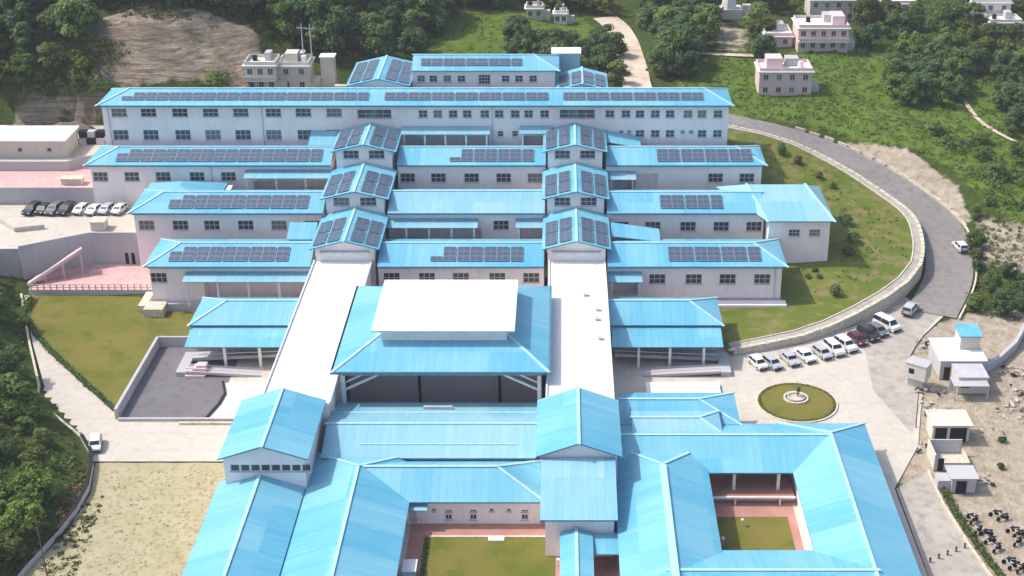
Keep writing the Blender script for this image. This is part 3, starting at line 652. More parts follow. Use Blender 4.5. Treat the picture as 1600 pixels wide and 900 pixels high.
# ------------------------------------------------------------------ white flat-roofed passages
def passage(label, x0, x1, y0, y1, z):
    t = thing('flat_passage', label, 'passage', ((x0 + x1) / 2, (y0 + y1) / 2, 0), 'white flat roofed passages')
    part('wall', MB().box(x0 + .4, x1 - .4, y0, y1, -.1, z - .35), M['wall'], t)
    part('roof', MB().box(x0, x1, y0, y1, z - .34, z), M['white'], t)
    for xx in (x0, x1 - .22): part('parapet', MB().box(xx, xx + .22, y0, y1, z + .003, z + .28), M['whitepaint'], t)
    for k in range(7):
        y = y0 + 3 + k * (y1 - y0 - 6) / 6
        part('buttress', MB().box(x1 - .395, x1 - .05, y - .2, y + .2, -.1, z - .36), M['wall'], t)
    return t
pL = passage('long white flat roof running uphill left of the hall', -41.3, -31.6, 170.4, 218.1, 8.1)
pR = passage('long white flat roof running uphill right of the hall', -2.4, 7.0, 170.4, 218.1, 8.1)
for (px, py) in ((934, 485), (933, 500), (915, 462), (938, 530)):
    x, y, z = on_z(px, py, 8.1)
    solo('roof_vent', MB().box(x - .3, x + .3, y - .3, y + .3, z + .004, z + .28).box(x - .4, x + .4, y - .4, y + .4, z + .29, z + .36), M['frame'], 'small grey vent box on the right white roof, at row %s from the hill' % {462: 'one', 485: 'two', 500: 'three', 530: 'four'}[py], 'roof vent', (x, y, z), 'vents on the white roof')

# ------------------------------------------------------------------ the hall under the big canopy
hall = thing('assembly_hall', 'great hall with wide blue hip roof and raised white top roof', 'hall', (-17.1, 190, 0))
ze = 10.0; hx0, hx1, hy0, hy1 = -32.05, -2.05, 176.1, 204.3
T = [(hx0, hy0, ze), (hx1, hy0, ze), (hx1, hy1, ze), (hx0, hy1, ze), (-25.7, 184.1, 12.25), (-8.4, 184.1, 12.25), (-8.4, 198.8, 12.25), (-25.7, 198.8, 12.25)]
roof_solid('roof', T, [[0, 1, 5, 4], [1, 2, 6, 5], [2, 3, 7, 6], [3, 0, 4, 7]], hall, M['roof'], .3, caps=((0, 4), (1, 5)))
mb = MB(); za, zb, cx0, cx1, cy0, cy1 = 11.2, 13.75, -25.9, -8.0, 182.3, 197.4; front_wall(mb, cx0, cx1, za, zb, cy0, []); mb.face([(cx1, cy0, za), (cx1, cy1, za), (cx1, cy1, zb), (cx1, cy0, zb)]); mb.face([(cx0, cy1, za), (cx0, cy0, za), (cx0, cy0, zb), (cx0, cy1, zb)]); mb.face([(cx1, cy1, za), (cx0, cy1, za), (cx0, cy1, zb), (cx1, cy1, zb)])
part('clerestory', mb, M['wall'], hall)
top = roof_solid('white_top_roof', [(-27.06, 181.3, 13.75), (-6.84, 181.3, 13.75), (-6.84, 198.5, 13.75), (-27.06, 198.5, 13.75), (-18.7, 189.8, 15.2), (-15.2, 189.8, 15.2)], [[0, 1, 5, 4], [1, 2, 5], [2, 3, 4, 5], [3, 0, 4]], hall, M['white'], .25)
top.data.materials[1] = M['whitepaint']
part('gutter', MB().box(hx0 - .28, hx0 - .02, hy0, hy1, ze - .28, ze + .05), M['dark'], hall); part('gutter', MB().box(hx1 + .02, hx1 + .28, hy0, hy1, ze - .28, ze + .05), M['fascia'], hall); part('gutter', MB().box(hx0 - .28, hx1 + .28, hy0 - .28, hy0 - .02, ze - .32, ze + .02), M['fascia'], hall)
fz = 9.0
part('frieze', MB().box(-31.2, -2.95, hy0 + 1.0, hy0 + 1.3, fz - .1, ze - .32), M['steel'], hall)
for x in (-30.8, -3.35): part('column', MB().box(x - .28, x + .28, hy0 + .8, hy0 + 1.36, 0, fz - .1), M['whitepaint'], hall)
for x, sg in ((-30.6, 1), (-3.55, -1)):
    part('brace', MB().bar((x, hy0 + 1.1, 6.6), (x + sg * 4.6, hy0 + 1.1, fz - .1), .3, .3), M['whitepaint'], hall); part('brace', MB().bar((x, hy0 + 1.1, 7.7), (x + sg * 2.4, hy0 + 1.1, fz - .1), .2, .2), M['whitepaint'], hall)
part('rear_wall', MB().box(-31, -3.2, 183.2, 203.6, 0, 9.6), wall_mat('hall_panel', (.40, .35, .36)), hall)
for x in (-20.8, -9.2): part('mullion', MB().box(x - .18, x + .18, 183.0, 183.19, 0, 9.5), M['dark'], hall)

# ------------------------------------------------------------------ side pavilions with ramps
def pavilion(label, x0, x1, hip_right, cols):
    t = thing('ramp_pavilion', label, 'pavilion', ((x0 + x1) / 2, 200, 0), 'ramp pavilions beside the white passages')
    roof_x(t, x0, x1, 200.2, 210.2, 5.2, 1.9, 0 if hip_right else 5, 5 if hip_right else 0)
    roof_solid('lower_roof', [(x0 + .3, 195.6, 3.75), (x1 - .3, 195.6, 3.75), (x1 - .3, 200.6, 4.85), (x0 + .3, 200.6, 4.85)], [[0, 1, 2, 3]], t, M['roof'], .12)
    part('wall', MB().box(x0 + .6, x1 - .6, 201, 209.4, 0, 5.0), M['pinkwall'], t)
    for x in cols: part('column', MB().box(x - .2, x + .2, 196, 196.4, 0, 3.6), M['whitepaint'], t)
    # switchback ramp under the awning
    ra = MB(); xa, xb = (x0 + .8, x1 - .8)
    hi, lo = (xa, xb) if hip_right else (xb, xa)
    ra.face([(hi, 197.4, 1.5), (hi, 199.8, 1.5), (lo, 199.8, .75), (lo, 197.4, .75)]) ; ra.bar((hi, 197.3, 1.5), (lo, 197.3, .75), .2, .5); part('ramp', ra, M['concwall'], t)
    rb = MB(); rb.face([(lo, 193.2, .75), (lo, 195.2, .75), (hi * .75 + lo * .25, 195.2, .02), (hi * .75 + lo * .25, 193.2, .02)]); rb.bar((lo, 193.1, .75), (hi * .75 + lo * .25, 193.1, .05), .2, .4); rb.bar((lo, 195.3, .75), (hi * .75 + lo * .25, 195.3, .05), .2, .4); part('ramp', rb, M['concwall'], t)
    part('handrail', MB().bar((hi, 197.2, 2.3), (lo, 197.2, 1.6), .1, .1), M['whitepaint'], t); part('handrail', MB().bar((lo, 193.0, 1.5), (hi * .75 + lo * .25, 193.0, .8), .09, .09), M['pinkwall'], t)
    part('landing', MB().box(min(lo, lo + (1.6 if hip_right else -1.6)), max(lo, lo + (1.6 if hip_right else -1.6)), 193.1, 199.8, 0, .74), M['concwall'], t)
    return t
pavilion('blue two-tier pavilion roof over a ramp, right of the right white passage', 7.2, 24.8, True, (11.6, 16.4, 21.6))
pavilion('blue two-tier pavilion roof over a ramp, left of the left white passage', -58.2, -41.5, False, (-52, -46.6, -43.2))

# ------------------------------------------------------------------ low front buildings
def gy(label, x0, x1, y0, y1, ze, rise, base=0, hf=0, hb=0, ops=None, mat=None, xm=None, name='front_block', inset=.6):
    t = thing(name, label, 'building', ((x0 + x1) / 2, y0, base), 'low blue roofed front blocks')
    shell(t, x0 + inset, x1 - inset, y0 + inset, y1 - inset, base, ze - .1, gable=None if hf and hb else 'y', rise=rise - .15, backg=not hb, ops=[(*o, .24, False) for o in (ops or [])])
    roof_y(t, x0, x1, y0, y1, ze, rise, hf, hb, mat, xm); return t
gy('lower long gable roof at the bottom left beside the dry grass', -44.3, -33.0, 118, 157.4, 4.0, 1.9)
ops = [(x, x + 1.15, 6.35, 7.35) for x in [-42.3 + 1.3 * k for k in range(8)]]
a2 = gy('upper gable block with a band of eight windows at the foot of the left passage', -43.7, -32.2, 155.6, 170.8, 8.5, 1.9, ops=ops)
fill(a2, 156.2, ops, 1, 1)
a3 = gy('steep blue gable roof at the foot of the right white passage', -3.5, 7.5, 156.2, 170.8, 8.5, 2.0)
sh = thing('front_block', 'broad low-pitched blue roof below the right gable front', 'building', (2, 147, 0), 'low blue roofed front blocks')
roof_solid('roof', [(-2.8, 145.8, 6.0), (6.6, 145.8, 6.0), (6.6, 156.6, 8.2), (-2.8, 156.6, 8.2)], [[0, 1, 2, 3]], sh, M['roof_pale'], .2); part('wall', MB().box(-2.2, 6.2, 146.8, 156.5, 0, 5.9), M['wall'], sh)
lk = thing('front_block', 'narrow blue link roof between the two front courtyards', 'building', (3, 130, 0), 'low blue roofed front blocks')
roof_y(lk, -.4, 3.6, 118, 146.4, 3.9, .5); part('wall', MB().box(.1, 3.1, 118.4, 146.2, 0, 3.3), M['wall'], lk)
roof_solid('side_roof', [(3.5, 142.6, 3.3), (6.9, 142.6, 3.3), (6.9, 146.5, 3.7), (3.5, 146.5, 3.7)], [[0, 1, 2, 3]], lk, M['roof'], .12)
# left courtyard building
bl = gy('left wing of the front courtyard block, its ridge running towards the viewer', -33.2, -19.4, 116, 165, 3.7, 2.5, hb=7.2)
bt = thing('front_block', 'courtyard block with small windows facing the square front lawn', 'building', (-11, 153.6, 0), 'low blue roofed front blocks')
Yb = 153.9
g1 = level(wins(Yb, [701, 739.5, 820], 808, .85, .8)); g2 = level(wins(Yb, [701, 739.5, 820], 798.5, .85, .34)); g3 = level(wins(Yb, [678, 768, 795], 797, .5, .4))
door = [(*[on_y(p, 800, Yb)[0] for p in (638, 651)], 0.05, 2.4)]
shell(bt, -19.9, -2.9, Yb, 162, 0, 3.6, [(*o, .24, False) for o in g1 + g2 + g3] + [(*door[0], 1.0, True)])
fill(bt, Yb, g1, 2, 1); fill(bt, Yb, g2, 2, 1); fill(bt, Yb, g3, 1, 1)
roof_x(bt, -26, -2.3, 153.2, 163.2, 3.68, 2.3, 0, 6.2, ym=158.0)
awning(bt, -19.7, -17.2, Yb, 1.4, 3.1, 2.9, 0, 0)
# low roof behind it
t = thing('front_block', 'broad pale blue roof stretching from the courtyard block to the open hall', 'building', (-17.5, 163, 0), 'low blue roofed front blocks')
part('wall', MB().box(-31.4, -3.9, 163, 176.2, 0, 4.4), M['wall'], t); r = roof_x(t, -31.9, -3.6, 162.2, 177.0, 4.6, 1.7, 0, 0, M['roof_pale'], 168.3)
part('lap_strip', MB().bar((-30.8, 172.6, 5.52), (-3.7, 172.6, 5.52), .3, .1), M['cap'], r)
part('lap_strip', MB().bar((-27, 164.6, 5.30), (-6, 164.6, 5.30), .22, .1), M['cap'], r)
rs_ = thing('roof_duct', 'thin grey duct lying on the roof in front of the hall', 'duct', (-17, 174.2, 5.2)); part('casing', MB().box(-19.4, -15.6, 174.0, 174.4, 5.2, 5.6), M['steel'], rs_); part('end_cap', MB().box(-15.58, -15.4, 173.96, 174.44, 5.17, 5.63), M['frame'], rs_)
# right courtyard building
t = gy('left wing of the right courtyard block with a wide pale ridge', 6.6, 18.9, 116, 166.0, 4.15, 2.3, hb=8.2); part('ridge_band', MB().bar((12.75, 118, 6.535), (12.75, 157.6, 6.535), .9, .08), M['cap'], t)
t = thing('front_block', 'rear wing of the right courtyard block with open gallery below', 'building', (24, 160, 0), 'low blue roofed front blocks')
roof_x(t, 7.2, 35.6, 159.6, 172.2, 3.98, 2.0); part('wall', MB().box(8, 35, 164, 171.6, 0, 3.8), M['pinkwall'], t)
for x in (22.4, 28.2): part('column', MB().box(x - .2, x + .2, 160.2, 160.6, 0, 3.9), M['whitepaint'], t)
part('gallery_slab', MB().box(19.2, 30.2, 158.0, 158.3, 1.0, 1.25), M['whitepaint'], t); part('gallery_floor', MB().box(19.2, 30.2, 158.3, 164, .5, .98), M['redwalk'], t)
for x in (22.4, 28.2): part('gallery_post', MB().box(x - .12, x + .12, 158.05, 158.25, 0, 1.0), M['whitepaint'], t)
gy('right wing of the right courtyard block along the service road', 29.9, 41.6, 116, 172.3, 4.0, 2.1, hb=6.0)
t = thing('front_block', 'front wing closing the right courtyard at the bottom edge', 'building', (24, 136, 0), 'low blue roofed front blocks')
roof_x(t, 12, 36, 128.4, 142.6, 3.9, 2.3); part('wall', MB().box(12.6, 35.4, 129, 142, 0, 3.8), M['wall'], t)
t = thing('front_block', 'hip roofed annex between the right gable and the paved plaza', 'building', (16, 171, 0), 'low blue roofed front blocks')
roof_x(t, 7.9, 24.4, 171.4, 180.4, 4.3, 1.5, 0, 5.5); part('wall', MB().box(8.4, 23.6, 172, 179.8, 0, 4.2), M['wall'], t)
t = thing('front_block', 'pale low roof strip tucked beside the right gable wall', 'building', (16, 168, 0), 'low blue roofed front blocks')
roof_x(t, 9.3, 21.5, 167.2, 173.4, 5.3, .8, 0, 3, M['roof_pale']); part('wall', MB().box(9.8, 20.9, 167.8, 172.9, 3.5, 5.2), M['wall'], t)
part_ = thing('flat_porch', 'white flat slab porch behind the annex', 'porch', (18, 188, 0)); part('slab', MB().box(12.4, 23.4, 186.9, 190.3, .45, .6), M['slabwhite'], part_); part('base', MB().box(12.6, 23.2, 187.1, 190.1, 0, .44), M['concwall'], part_)

# courtyards
def sheet(name, x0, x1, y0, y1, z, mat): return struct(name, MB().box(x0, x1, y0, y1, z - .1, z), mat)
sheet('court_walk', -19.4, 6.6, 118, 153.8, .012, M['redwalk']); patch('court_lawn', [(-17.2, 118), (-1.0, 118), (-1.0, 150.7), (-17.2, 150.7)], flat(.08), M['lawn'], 4)
sheet('court_kerb', -16.8, -1.4, 150.75, 151.1, .14, M['stone']); sheet('court_step', -9.4, -7.4, 149.9, 150.7, .2, M['slabwhite'])
sheet('side_court_walk', 18.9, 29.9, 142, 158.2, .014, M['redwalk']); patch('side_court_lawn', [(19.3, 142.5), (28.8, 142.5), (28.8, 155.3), (19.3, 155.3)], flat(.07), M['lawn'], 4)
sheet('paved_gap', -33, -31.8, 118, 170, .02, M['redwalk'])
for k, (x, y) in enumerate([(-17.9, 153.2), (-17.6, 140.5), (-.6, 152.3), (-.6, 144.8), (19.9, 149.3), (22.8, 153.3)]):
    gl = thing('garden_lamp', ['white globe lamp by the courtyard block door', 'white globe lamp on the walk left of the front lawn', 'white globe lamp at the back right corner of the front lawn', 'white globe lamp halfway down the right edge of the front lawn', 'white globe lamp on the small courtyard lawn', 'white globe lamp at the rear of the small courtyard'][k], 'lamp', (x, y, 0), 'courtyard lamps')
    part('post', MB().tube([(x, y, 0), (x, y, .75)], [.06, .05], 6), M['steel'], gl)
    s = MB(); s.tube([(x, y, .72), (x, y, .8), (x, y, .95), (x, y, 1.1), (x, y, 1.16)], [.09, .2, .25, .18, .04], 9); part('globe', s, M['whitepaint'], gl, True)
bx = thing('air_unit', 'pale blue box unit under the eave left of the front lawn', 'cabinet', (-19, 143, 0)); part('body', MB().box(-19.2, -17.7, 141.6, 143.9, .05, 1.5), M['roof_pale'], bx); part('lid', MB().box(-19.3, -17.6, 141.5, 144.0, 1.51, 1.6), M['whitepaint'], bx)

# ------------------------------------------------------------------ walls, terraces and yards
def wall_path(mb, pts, th, m=0):
    """upright wall along points (x, y, z bottom, z top)"""
    L = [Vector((p[0], p[1], 0)) for p in pts]; Es = []
    for i, p in enumerate(L):
        d = (L[min(i + 1, len(L) - 1)] - L[max(i - 1, 0)]).normalized(); n = Vector((-d.y, d.x, 0)) * th / 2
        Es.append((p + n, p - n))
    for i in range(len(L) - 1):
        (a, b), (c, d) = Es[i], Es[i + 1]; z0, z1, y0, y1 = pts[i][2], pts[i][3], pts[i + 1][2], pts[i + 1][3]
        mb.face([(a.x, a.y, z1), (b.x, b.y, z1), (d.x, d.y, y1), (c.x, c.y, y1)], m)
        mb.face([(b.x, b.y, z0), (d.x, d.y, y0), (d.x, d.y, y1), (b.x, b.y, z1)], m); mb.face([(c.x, c.y, y0), (a.x, a.y, z0), (a.x, a.y, z1), (c.x, c.y, y1)], m)
    for e, p in ((Es[0], pts[0]), (Es[-1], pts[-1])): mb.face([(e[0].x, e[0].y, p[2]), (e[1].x, e[1].y, p[2]), (e[1].x, e[1].y, p[3]), (e[0].x, e[0].y, p[3])], m)
    return mb
# left side: pink terrace, car park terrace, upper strip
def slab(name, poly, z0, z1, mt, ms): return struct(name, MB().prism(poly, z0, z1, 0, 1), [mt, ms])
slab('pink_terrace', [(-91, 222), (-69.5, 222), (-69.5, 233.4), (-93, 233.4)], -.3, 1.0, M['pink'], M['concwall'])
slab('car_park_terrace', [(-93.2, 227.3), (-83.2, 233.3), (-74.8, 233.3), (-75.2, 246.9), (-86.5, 246.9), (-86.5, 247.9), (-140, 247.9), (-140, 232), (-105, 227)], -1, 6.4, M['concrete'], M['concwall'])
slab('upper_strip', [(-140, 248), (-86.6, 248), (-86.6, 259.4), (-140, 259.4)], 2, 9.65, M['pink'], M['concwall'])
slab('store_terrace', [(-140, 256.9), (-94, 256.9), (-91.2, 259.6), (-87, 263), (-87, 279), (-140, 279)], 3, 11.5, M['concrete'], M['concwall'])
w1 = thing('retaining_wall', 'grey retaining wall with ramp above the pink terrace', 'wall', (-88, 230, 1))
mb = MB(); wall_path(mb, [(-93.6, 227.0, 0, 7.0), (-88.5, 230.1, .9, 7.0), (-83.2, 233.15, .9, 7.0), (-75.0, 233.15, .9, 7.0)], .35); part('wall', mb, M['concwall'], w1)
mb = MB(); mb.face([(-91.6, 223.6, 1.1), (-92.2, 225.2, 1.1), (-84.2, 231.0, 5.2), (-83.6, 229.4, 5.2)]); mb.bar((-91.6, 223.5, 1.2), (-83.6, 229.3, 5.35), .25, .55); part('ramp', mb, M['pinkwall'], w1)
for k in range(3): t_ = .3 + k * .33; x, y, z = -91.6 + 8 * t_, 223.7 + 5.8 * t_, 1.1 + 4.1 * t_; part('ramp_post', MB().box(x - .15, x + .15, y - .15, y + .15, 1, z), M['pinkwall'], w1)
for k in range(2): x = -77.4 + k * 1.1; part('door', MB().box(x, x + .6, 232.9, 232.96, 1.0, 3.1), M['dark'], w1)
pp = [on_z(px, py, 6.4)[:2] for px, py in ((-10, 342), (24, 362), (70, 357))]
w2 = thing('parapet', 'low bent parapet across the left car park', 'wall', (*pp[1], 6.4)); part('wall', wall_path(MB(), [(*p, 6.4, 7.1) for p in pp], .4), M['stone'], w2); part('coping', wall_path(MB(), [(*p, 7.11, 7.2) for p in pp], .5), M['concwall'], w2)
fn = thing('railing', 'white post railing along the front edge of the pink terrace', 'railing', (-80, 222, 1))
for k in range(20): x = -90.6 + k * 1.1; part('post', MB().box(x - .09, x + .09, 222.05, 222.23, 1.0, 2.0), M['pinkwall'], fn)
for z in (1.45, 1.95): part('rail', MB().box(-90.8, -69.6, 222.1, 222.18, z - .05, z + .05), M['pinkwall'], fn)
st = thing('store_building', 'long white flat roofed store at the left edge', 'building', (-105, 259, 11.5))
g = level(wins(259, [31, 77], 234, .9, .8)); shell(st, -135, -94.6, 259, 267, 11.5, 14.8, [(*o, .24, False) for o in g], M['wall2']); fill(st, 259, g, 1, 1); part('roof', MB().box(-135.4, -94.2, 258.5, 267.4, 14.81, 15.1), M['slabwhite'], st)
x, y, _ = on_z(153, 361, 6.4)
cb = thing('cream_tank', 'cream box shed between car park and second row wing', 'shed', (x, y, 6.4)); part('body', MB().box(x - 1.2, x + 1.2, y, y + 2.4, 6.4, 8.0), M['wall2'], cb); part('lid', MB().box(x - 1.4, x + 1.4, y - .2, y + 2.6, 8.01, 8.15), M['stone'], cb)
x, y, _ = on_z(112, 289, 9.65)
ck = thing('kiosk', 'small cream kiosk on the pink strip near the third row', 'kiosk', (x, y, 9.65)); part('body', MB().box(x - 1.9, x + 1.9, y, y + 1.6, 9.65, 10.7), M['wall2'], ck); part('roof', MB().box(x - 2.1, x + 2.1, y - .3, y + 1.8, 10.71, 10.9), M['stone'], ck)
x, y, _ = on_z(143, 226, 11.5)
gc = thing('generator_unit', 'dark stack of machine units beside the long block', 'machinery', (x, y, 11.5))
for i in range(3):
    for j in range(2): part('unit', MB().box(x - 2.4 + i * 1.7, x - 1.0 + i * 1.7, y + .4 * j, y + 1.6 + .4 * j, 11.5 + j * 1.3, 12.7 + j * 1.3), M['dark'] if (i + j) % 2 else M['steel'], gc)
dr = solo('stone_steps', MB().box(-69.2, -66, 213.4, 216.6, -.1, 1.5).box(-70.6, -69.2, 215.2, 220.8, -.1, 1.3), M['stone'], 'cream stone block footing at the corner of the front left wing', 'steps')
ft = solo('footing', MB().box(-69, -56.5, 215.9, 216.6, -.2, 1.3), M['concwall'], 'grey footing strip below the front left wing', 'footing')
ft = solo('footing', MB().box(24.5, 37.0, 214.6, 216.6, -.2, 1.7), M['wall'], 'pale footing ledge below the front right wing', 'footing')
# walled asphalt yard
yd = thing('yard_wall', 'grey wall round the sunken looking asphalt yard', 'wall', (-57, 192, 0))
part('wall', wall_path(MB(), [(-64.4, 180.2, -.1, 1.7), (-64.2, 203.2, -.1, 1.7)], .45), M['concwall'], yd); part('wall', MB().box(-63.95, -58, 203.0, 203.4, -.1, 1.7), M['concwall'], yd); part('kerb', MB().box(-64, -45, 179.6, 180.0, -.1, .45), M['concwall'], yd); part('kerb', MB().box(-55, -45, 178.6, 179.0, 0, .35), M['stone'], yd)
sheet('asphalt_yard', -64.1, -50.6, 180.1, 202.9, .016, M['asphalt2'])
patch('concrete_pad', [(-51.3, 180.3), (-44.6, 180.3), (-44.6, 191), (-51.2, 191), (-50.2, 187.5), (-50.4, 184.5)], flat(.05), M['slabwhite'], 3)
pk = solo('edge_kerb', wall_path(MB(), [(-51.5, 180.2, 0, .35), (-50.5, 184.5, 0, .35), (-50.3, 187.5, 0, .35), (-51.4, 191.2, 0, .35)], .3), M['dark'], 'dark curved kerb between asphalt yard and white pad', 'kerb')
pw = thing('pink_stair', 'small pink stair head at the yard corner by the ramp', 'stair', (-56, 194, 0))
for k in range(4): part('step', MB().box(-57.5 + k * .5, -54.5, 192.6 + k * .45, 195.4, k * .35, (k + 1) * .35), M['pink_band'], pw)
# hedge edging of the lawn
def leafball(mb, c, r, n, sz, rn, flatz=1., m=0):
    for _ in range(n):
        z = rn.uniform(-.35, 1); a = rn.uniform(0, 6.283); q = math.sqrt(max(0, 1 - z * z)); nrm = Vector((q * math.cos(a), q * math.sin(a), z))
        p = Vector(c) + Vector((nrm.x * r, nrm.y * r, nrm.z * r * flatz)) * rn.uniform(.78, 1.08)
        d = (nrm + Vector((rn.uniform(-.55, .55), rn.uniform(-.55, .55), rn.uniform(-.1, .9)))).normalized()
        t1 = d.cross(Vector((rn.uniform(-1, 1), rn.uniform(-1, 1), .3))).normalized(); t2 = d.cross(t1); s = sz * rn.uniform(.6, 1.3)
        mb.face([p - t1 * s * .5, p + t2 * s * .35, p + t1 * s * .5, p - t2 * s * .35], m)
def hedge(label, pts, r, mat, sz=.35, step=.5, n=12):
    mb = MB(); rn = random.Random(len(pts) + int(pts[0][0])); c = MB()
    for (x0, y0), (x1, y1) in zip(pts, pts[1:]):
        L = math.hypot(x1 - x0, y1 - y0); k = max(1, int(L / step))
        for i in range(k):
            x, y = x0 + (x1 - x0) * i / k, y0 + (y1 - y0) * i / k; leafball(mb, (x + rn.uniform(-.1, .1), y + rn.uniform(-.1, .1), max(tz(x, y), 0) + r * .5), r * rn.uniform(.8, 1.2), n, sz, rn)
        c.bar((x0, y0, r * .4), (x1, y1, r * .4), r, r * .9)
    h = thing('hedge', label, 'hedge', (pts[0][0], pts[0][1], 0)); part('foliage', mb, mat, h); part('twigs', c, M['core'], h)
hedge('clipped hedge along the curved lower edge of the left lawn', [(-88, 212), (-84.3, 206), (-79.8, 200), (-72, 190.6), (-65.3, 182.6)], .5, M['leafdark'])
hedge('clipped hedge between the left lawn and the yard wall', [(-65.0, 182.6), (-65.0, 203.2)], .35, M['leafdark'], .3)
hedge('shaggy hedge at the back left of the lawn', [(-90, 220), (-89.4, 214), (-87.2, 210)], .9, M['leaf'], .5)
hedge('low bushes along the left walk of the front lawn', [(-17.2, 150.4), (-17.0, 143), (-17.2, 136)], .35, M['leaf'], .3)
# roundabout
rb = thing('roundabout', 'round planted island with ring hedge on the plaza', 'traffic island', (34.4, 185, 0))
def ring(mb, cx, cy, r0, r1, z0, z1, n=48, m=0):
    for i in range(n):
        a, b = 2 * math.pi * i / n, 2 * math.pi * (i + 1) / n
        P = lambda r, t, z: (cx + r * math.cos(t), cy + r * math.sin(t), z)
        mb.face([P(r0, a, z1), P(r1, a, z1), P(r1, b, z1), P(r0, b, z1)], m); mb.face([P(r1, a, z0), P(r1, b, z0), P(r1, b, z1), P(r1, a, z1)], m)
        if r0 > 0: mb.face([P(r0, b, z0), P(r0, a, z0), P(r0, a, z1), P(r0, b, z1)], m)
    return mb
part('kerb', ring(MB(), 34.4, 185, 5.75, 6.0, 0, .18), M['stone'], rb); part('turf', ring(MB(), 34.4, 185, 0, 5.75, 0, .16), M['lawn'], rb)
mb = MB(); rn = random.Random(3)
for i in range(110): a = 2 * math.pi * i / 110; leafball(mb, (34.4 + 5.45 * math.cos(a), 185 + 5.45 * math.sin(a), .2), .24, 9, .2, rn)
part('ring_hedge', mb, M['leafolive'], rb)
part('planter_ring', ring(MB(), 34.4, 186.1, 1.55, 1.85, .1, .36, 36), M['stone'], rb); part('inner_ring', ring(MB(), 34.4, 186.1, 1.1, 1.3, .1, .5, 32), M['concwall'], rb); part('planter_floor', ring(MB(), 34.4, 186.1, 0, 1.1, .1, .35, 24), M['sand'], rb)
def shrub(name, label, cx, cy, r, h, mat, n=160, sz=.4, group=None, cz=None):
    rn = random.Random(int(cx * 31 + cy)); z = max(tz(cx, cy), 0) if cz is None else cz
    t = thing(name, label, 'shrub', (cx, cy, z), group); mb = MB()
    for k in range(6): a = rn.uniform(0, 6.28); q = r * .45 * rn.random(); leafball(mb, (cx + q * math.cos(a), cy + q * math.sin(a), z + h * rn.uniform(.3, .7)), r * .65, n // 6, sz, rn, h / (2 * r))
    part('foliage', mb, mat, t); part('stem', MB().tube([(cx, cy, z - .1), (cx, cy, z + h * .5)], [.08, .05], 6), M['bark'], t); return t
shrub('ornamental_shrub', 'small dark upright shrub in the middle of the round island', 34.7, 186.4, .38, 1.7, M['leafdark'], 150, .25, None, .4)

# ------------------------------------------------------------------ grass bank, its wall, the hill road edges
inner = [(e[0].x, e[0].y, e[0].z) for e in ROADE]
low = [(26.6, 200.2, 0, .9), (32, 202, 0, 1.1), (37.8, 204.4, 0, 1.2), (43, 207.6, 0, 1.4), (48.0, 211.4, 0, 1.8), (54, 217, 0, 2.2), (58.6, 222.4, .0, 2.5)]
def off_in(p, d):
    i = inner.index(p); a = Vector(inner[max(i - 1, 0)][:2]); b = Vector(inner[min(i + 1, len(inner) - 1)][:2]); t = (b - a).normalized(); return (p[0] - t.y * d, p[1] + t.x * d)
up = []
for i, p in enumerate(inner):
    if p[1] > 227 and i % 2 == 0: x, y = off_in(p, .7); h = 2.5 * max(.25, 1 - max(0, p[1] - 232) / 34); up.append((x, y, p[2] - .4, p[2] + h))
BW = low + up
bw = thing('stone_wall', 'long curved stone retaining wall between grassy bank and road', 'wall', (BW[0][0], BW[0][1], 0))
part('wall', wall_path(MB(), BW, .5), M['stone'], bw)
def along(pts, step):
    out = []; carry = 0
    for a, b in zip(pts, pts[1:]):
        A_, B_ = Vector((a[0], a[1], a[-1])), Vector((b[0], b[1], b[-1])); L = (B_ - A_).length; d = carry
        while d < L: out.append((A_.lerp(B_, d / L), (B_ - A_).normalized())); d += step
        carry = d - L
    return out
_blk = {}
def blocks(parent, name, pts, step, wd, ht, mat, dz=0., rn=random.Random(5), lenf=.93):
    k = (name, step, wd, ht)
    for p, d in along(pts, step):
        me = _blk.setdefault((k, rn.randint(0, 2)), None)
        if me is None:
            v = len(_blk); s = step * lenf; mb = MB().box(-s / 2, s / 2 - .1 * (v % 3), -wd / 2, wd / 2, 0, ht * (1 + .12 * (v % 3 - 1)))
            me = mb.mesh(name, mat)
            for kk in list(_blk):
                if _blk[kk] is None: _blk[kk] = me
        o = link(name, me, parent, p - origin_of(parent) + Vector((0, 0, dz))); o.rotation_euler = (0, -math.asin(max(-1, min(1, d.z))), math.atan2(d.y, d.x))
blocks(bw, 'coping_stone', BW, 1.7, .6, .18, M['stone'], .003)
# footpath strip on the bank
pth = []
for i, p in enumerate(BW):
    a = Vector(BW[max(i - 1, 0)][:2]); b = Vector(BW[min(i + 1, len(BW) - 1)][:2]); t_ = (b - a).normalized(); pth.append((p[0] - t_.y * 1.7, p[1] + t_.x * 1.7, p[3] + .12))
BCP = np.array([(p[0], p[1], p[3] - .05) for p in BW] + [p for p in pth] + [(37.5, 216, 1.4), (30, 210, 1.0), (26, 203, .8), (25.6, 213, 1.0), (38, 228, 3), (46.4, 228, 3.6), (46.6, 245, 6.4), (37.5, 247, 7.5), (37.5, 256, 9.5), (32, 258, 11.6), (32, 268, 12.4), (52, 238, 4.6), (50, 226, 3.2), (45, 218, 2.2), (40, 262, 10)])
Kb = np.sqrt(((BCP[:, None, :2] - BCP[None, :, :2]) ** 2).sum(-1) + 1); Wb = np.linalg.solve(Kb, BCP[:, 2] - 4)
def bankz(P): return np.sqrt(((P[:, None, :] - BCP[None, :, :2]) ** 2).sum(-1) + 1) @ Wb + 4
patch('grass_bank', [(p[0], p[1]) for p in BW] + [(33, 278), (31.2, 268), (31.2, 254), (24.6, 225), (24.6, 212), (25.6, 201)], bankz, M['bank'], 2.)
fp = MB()
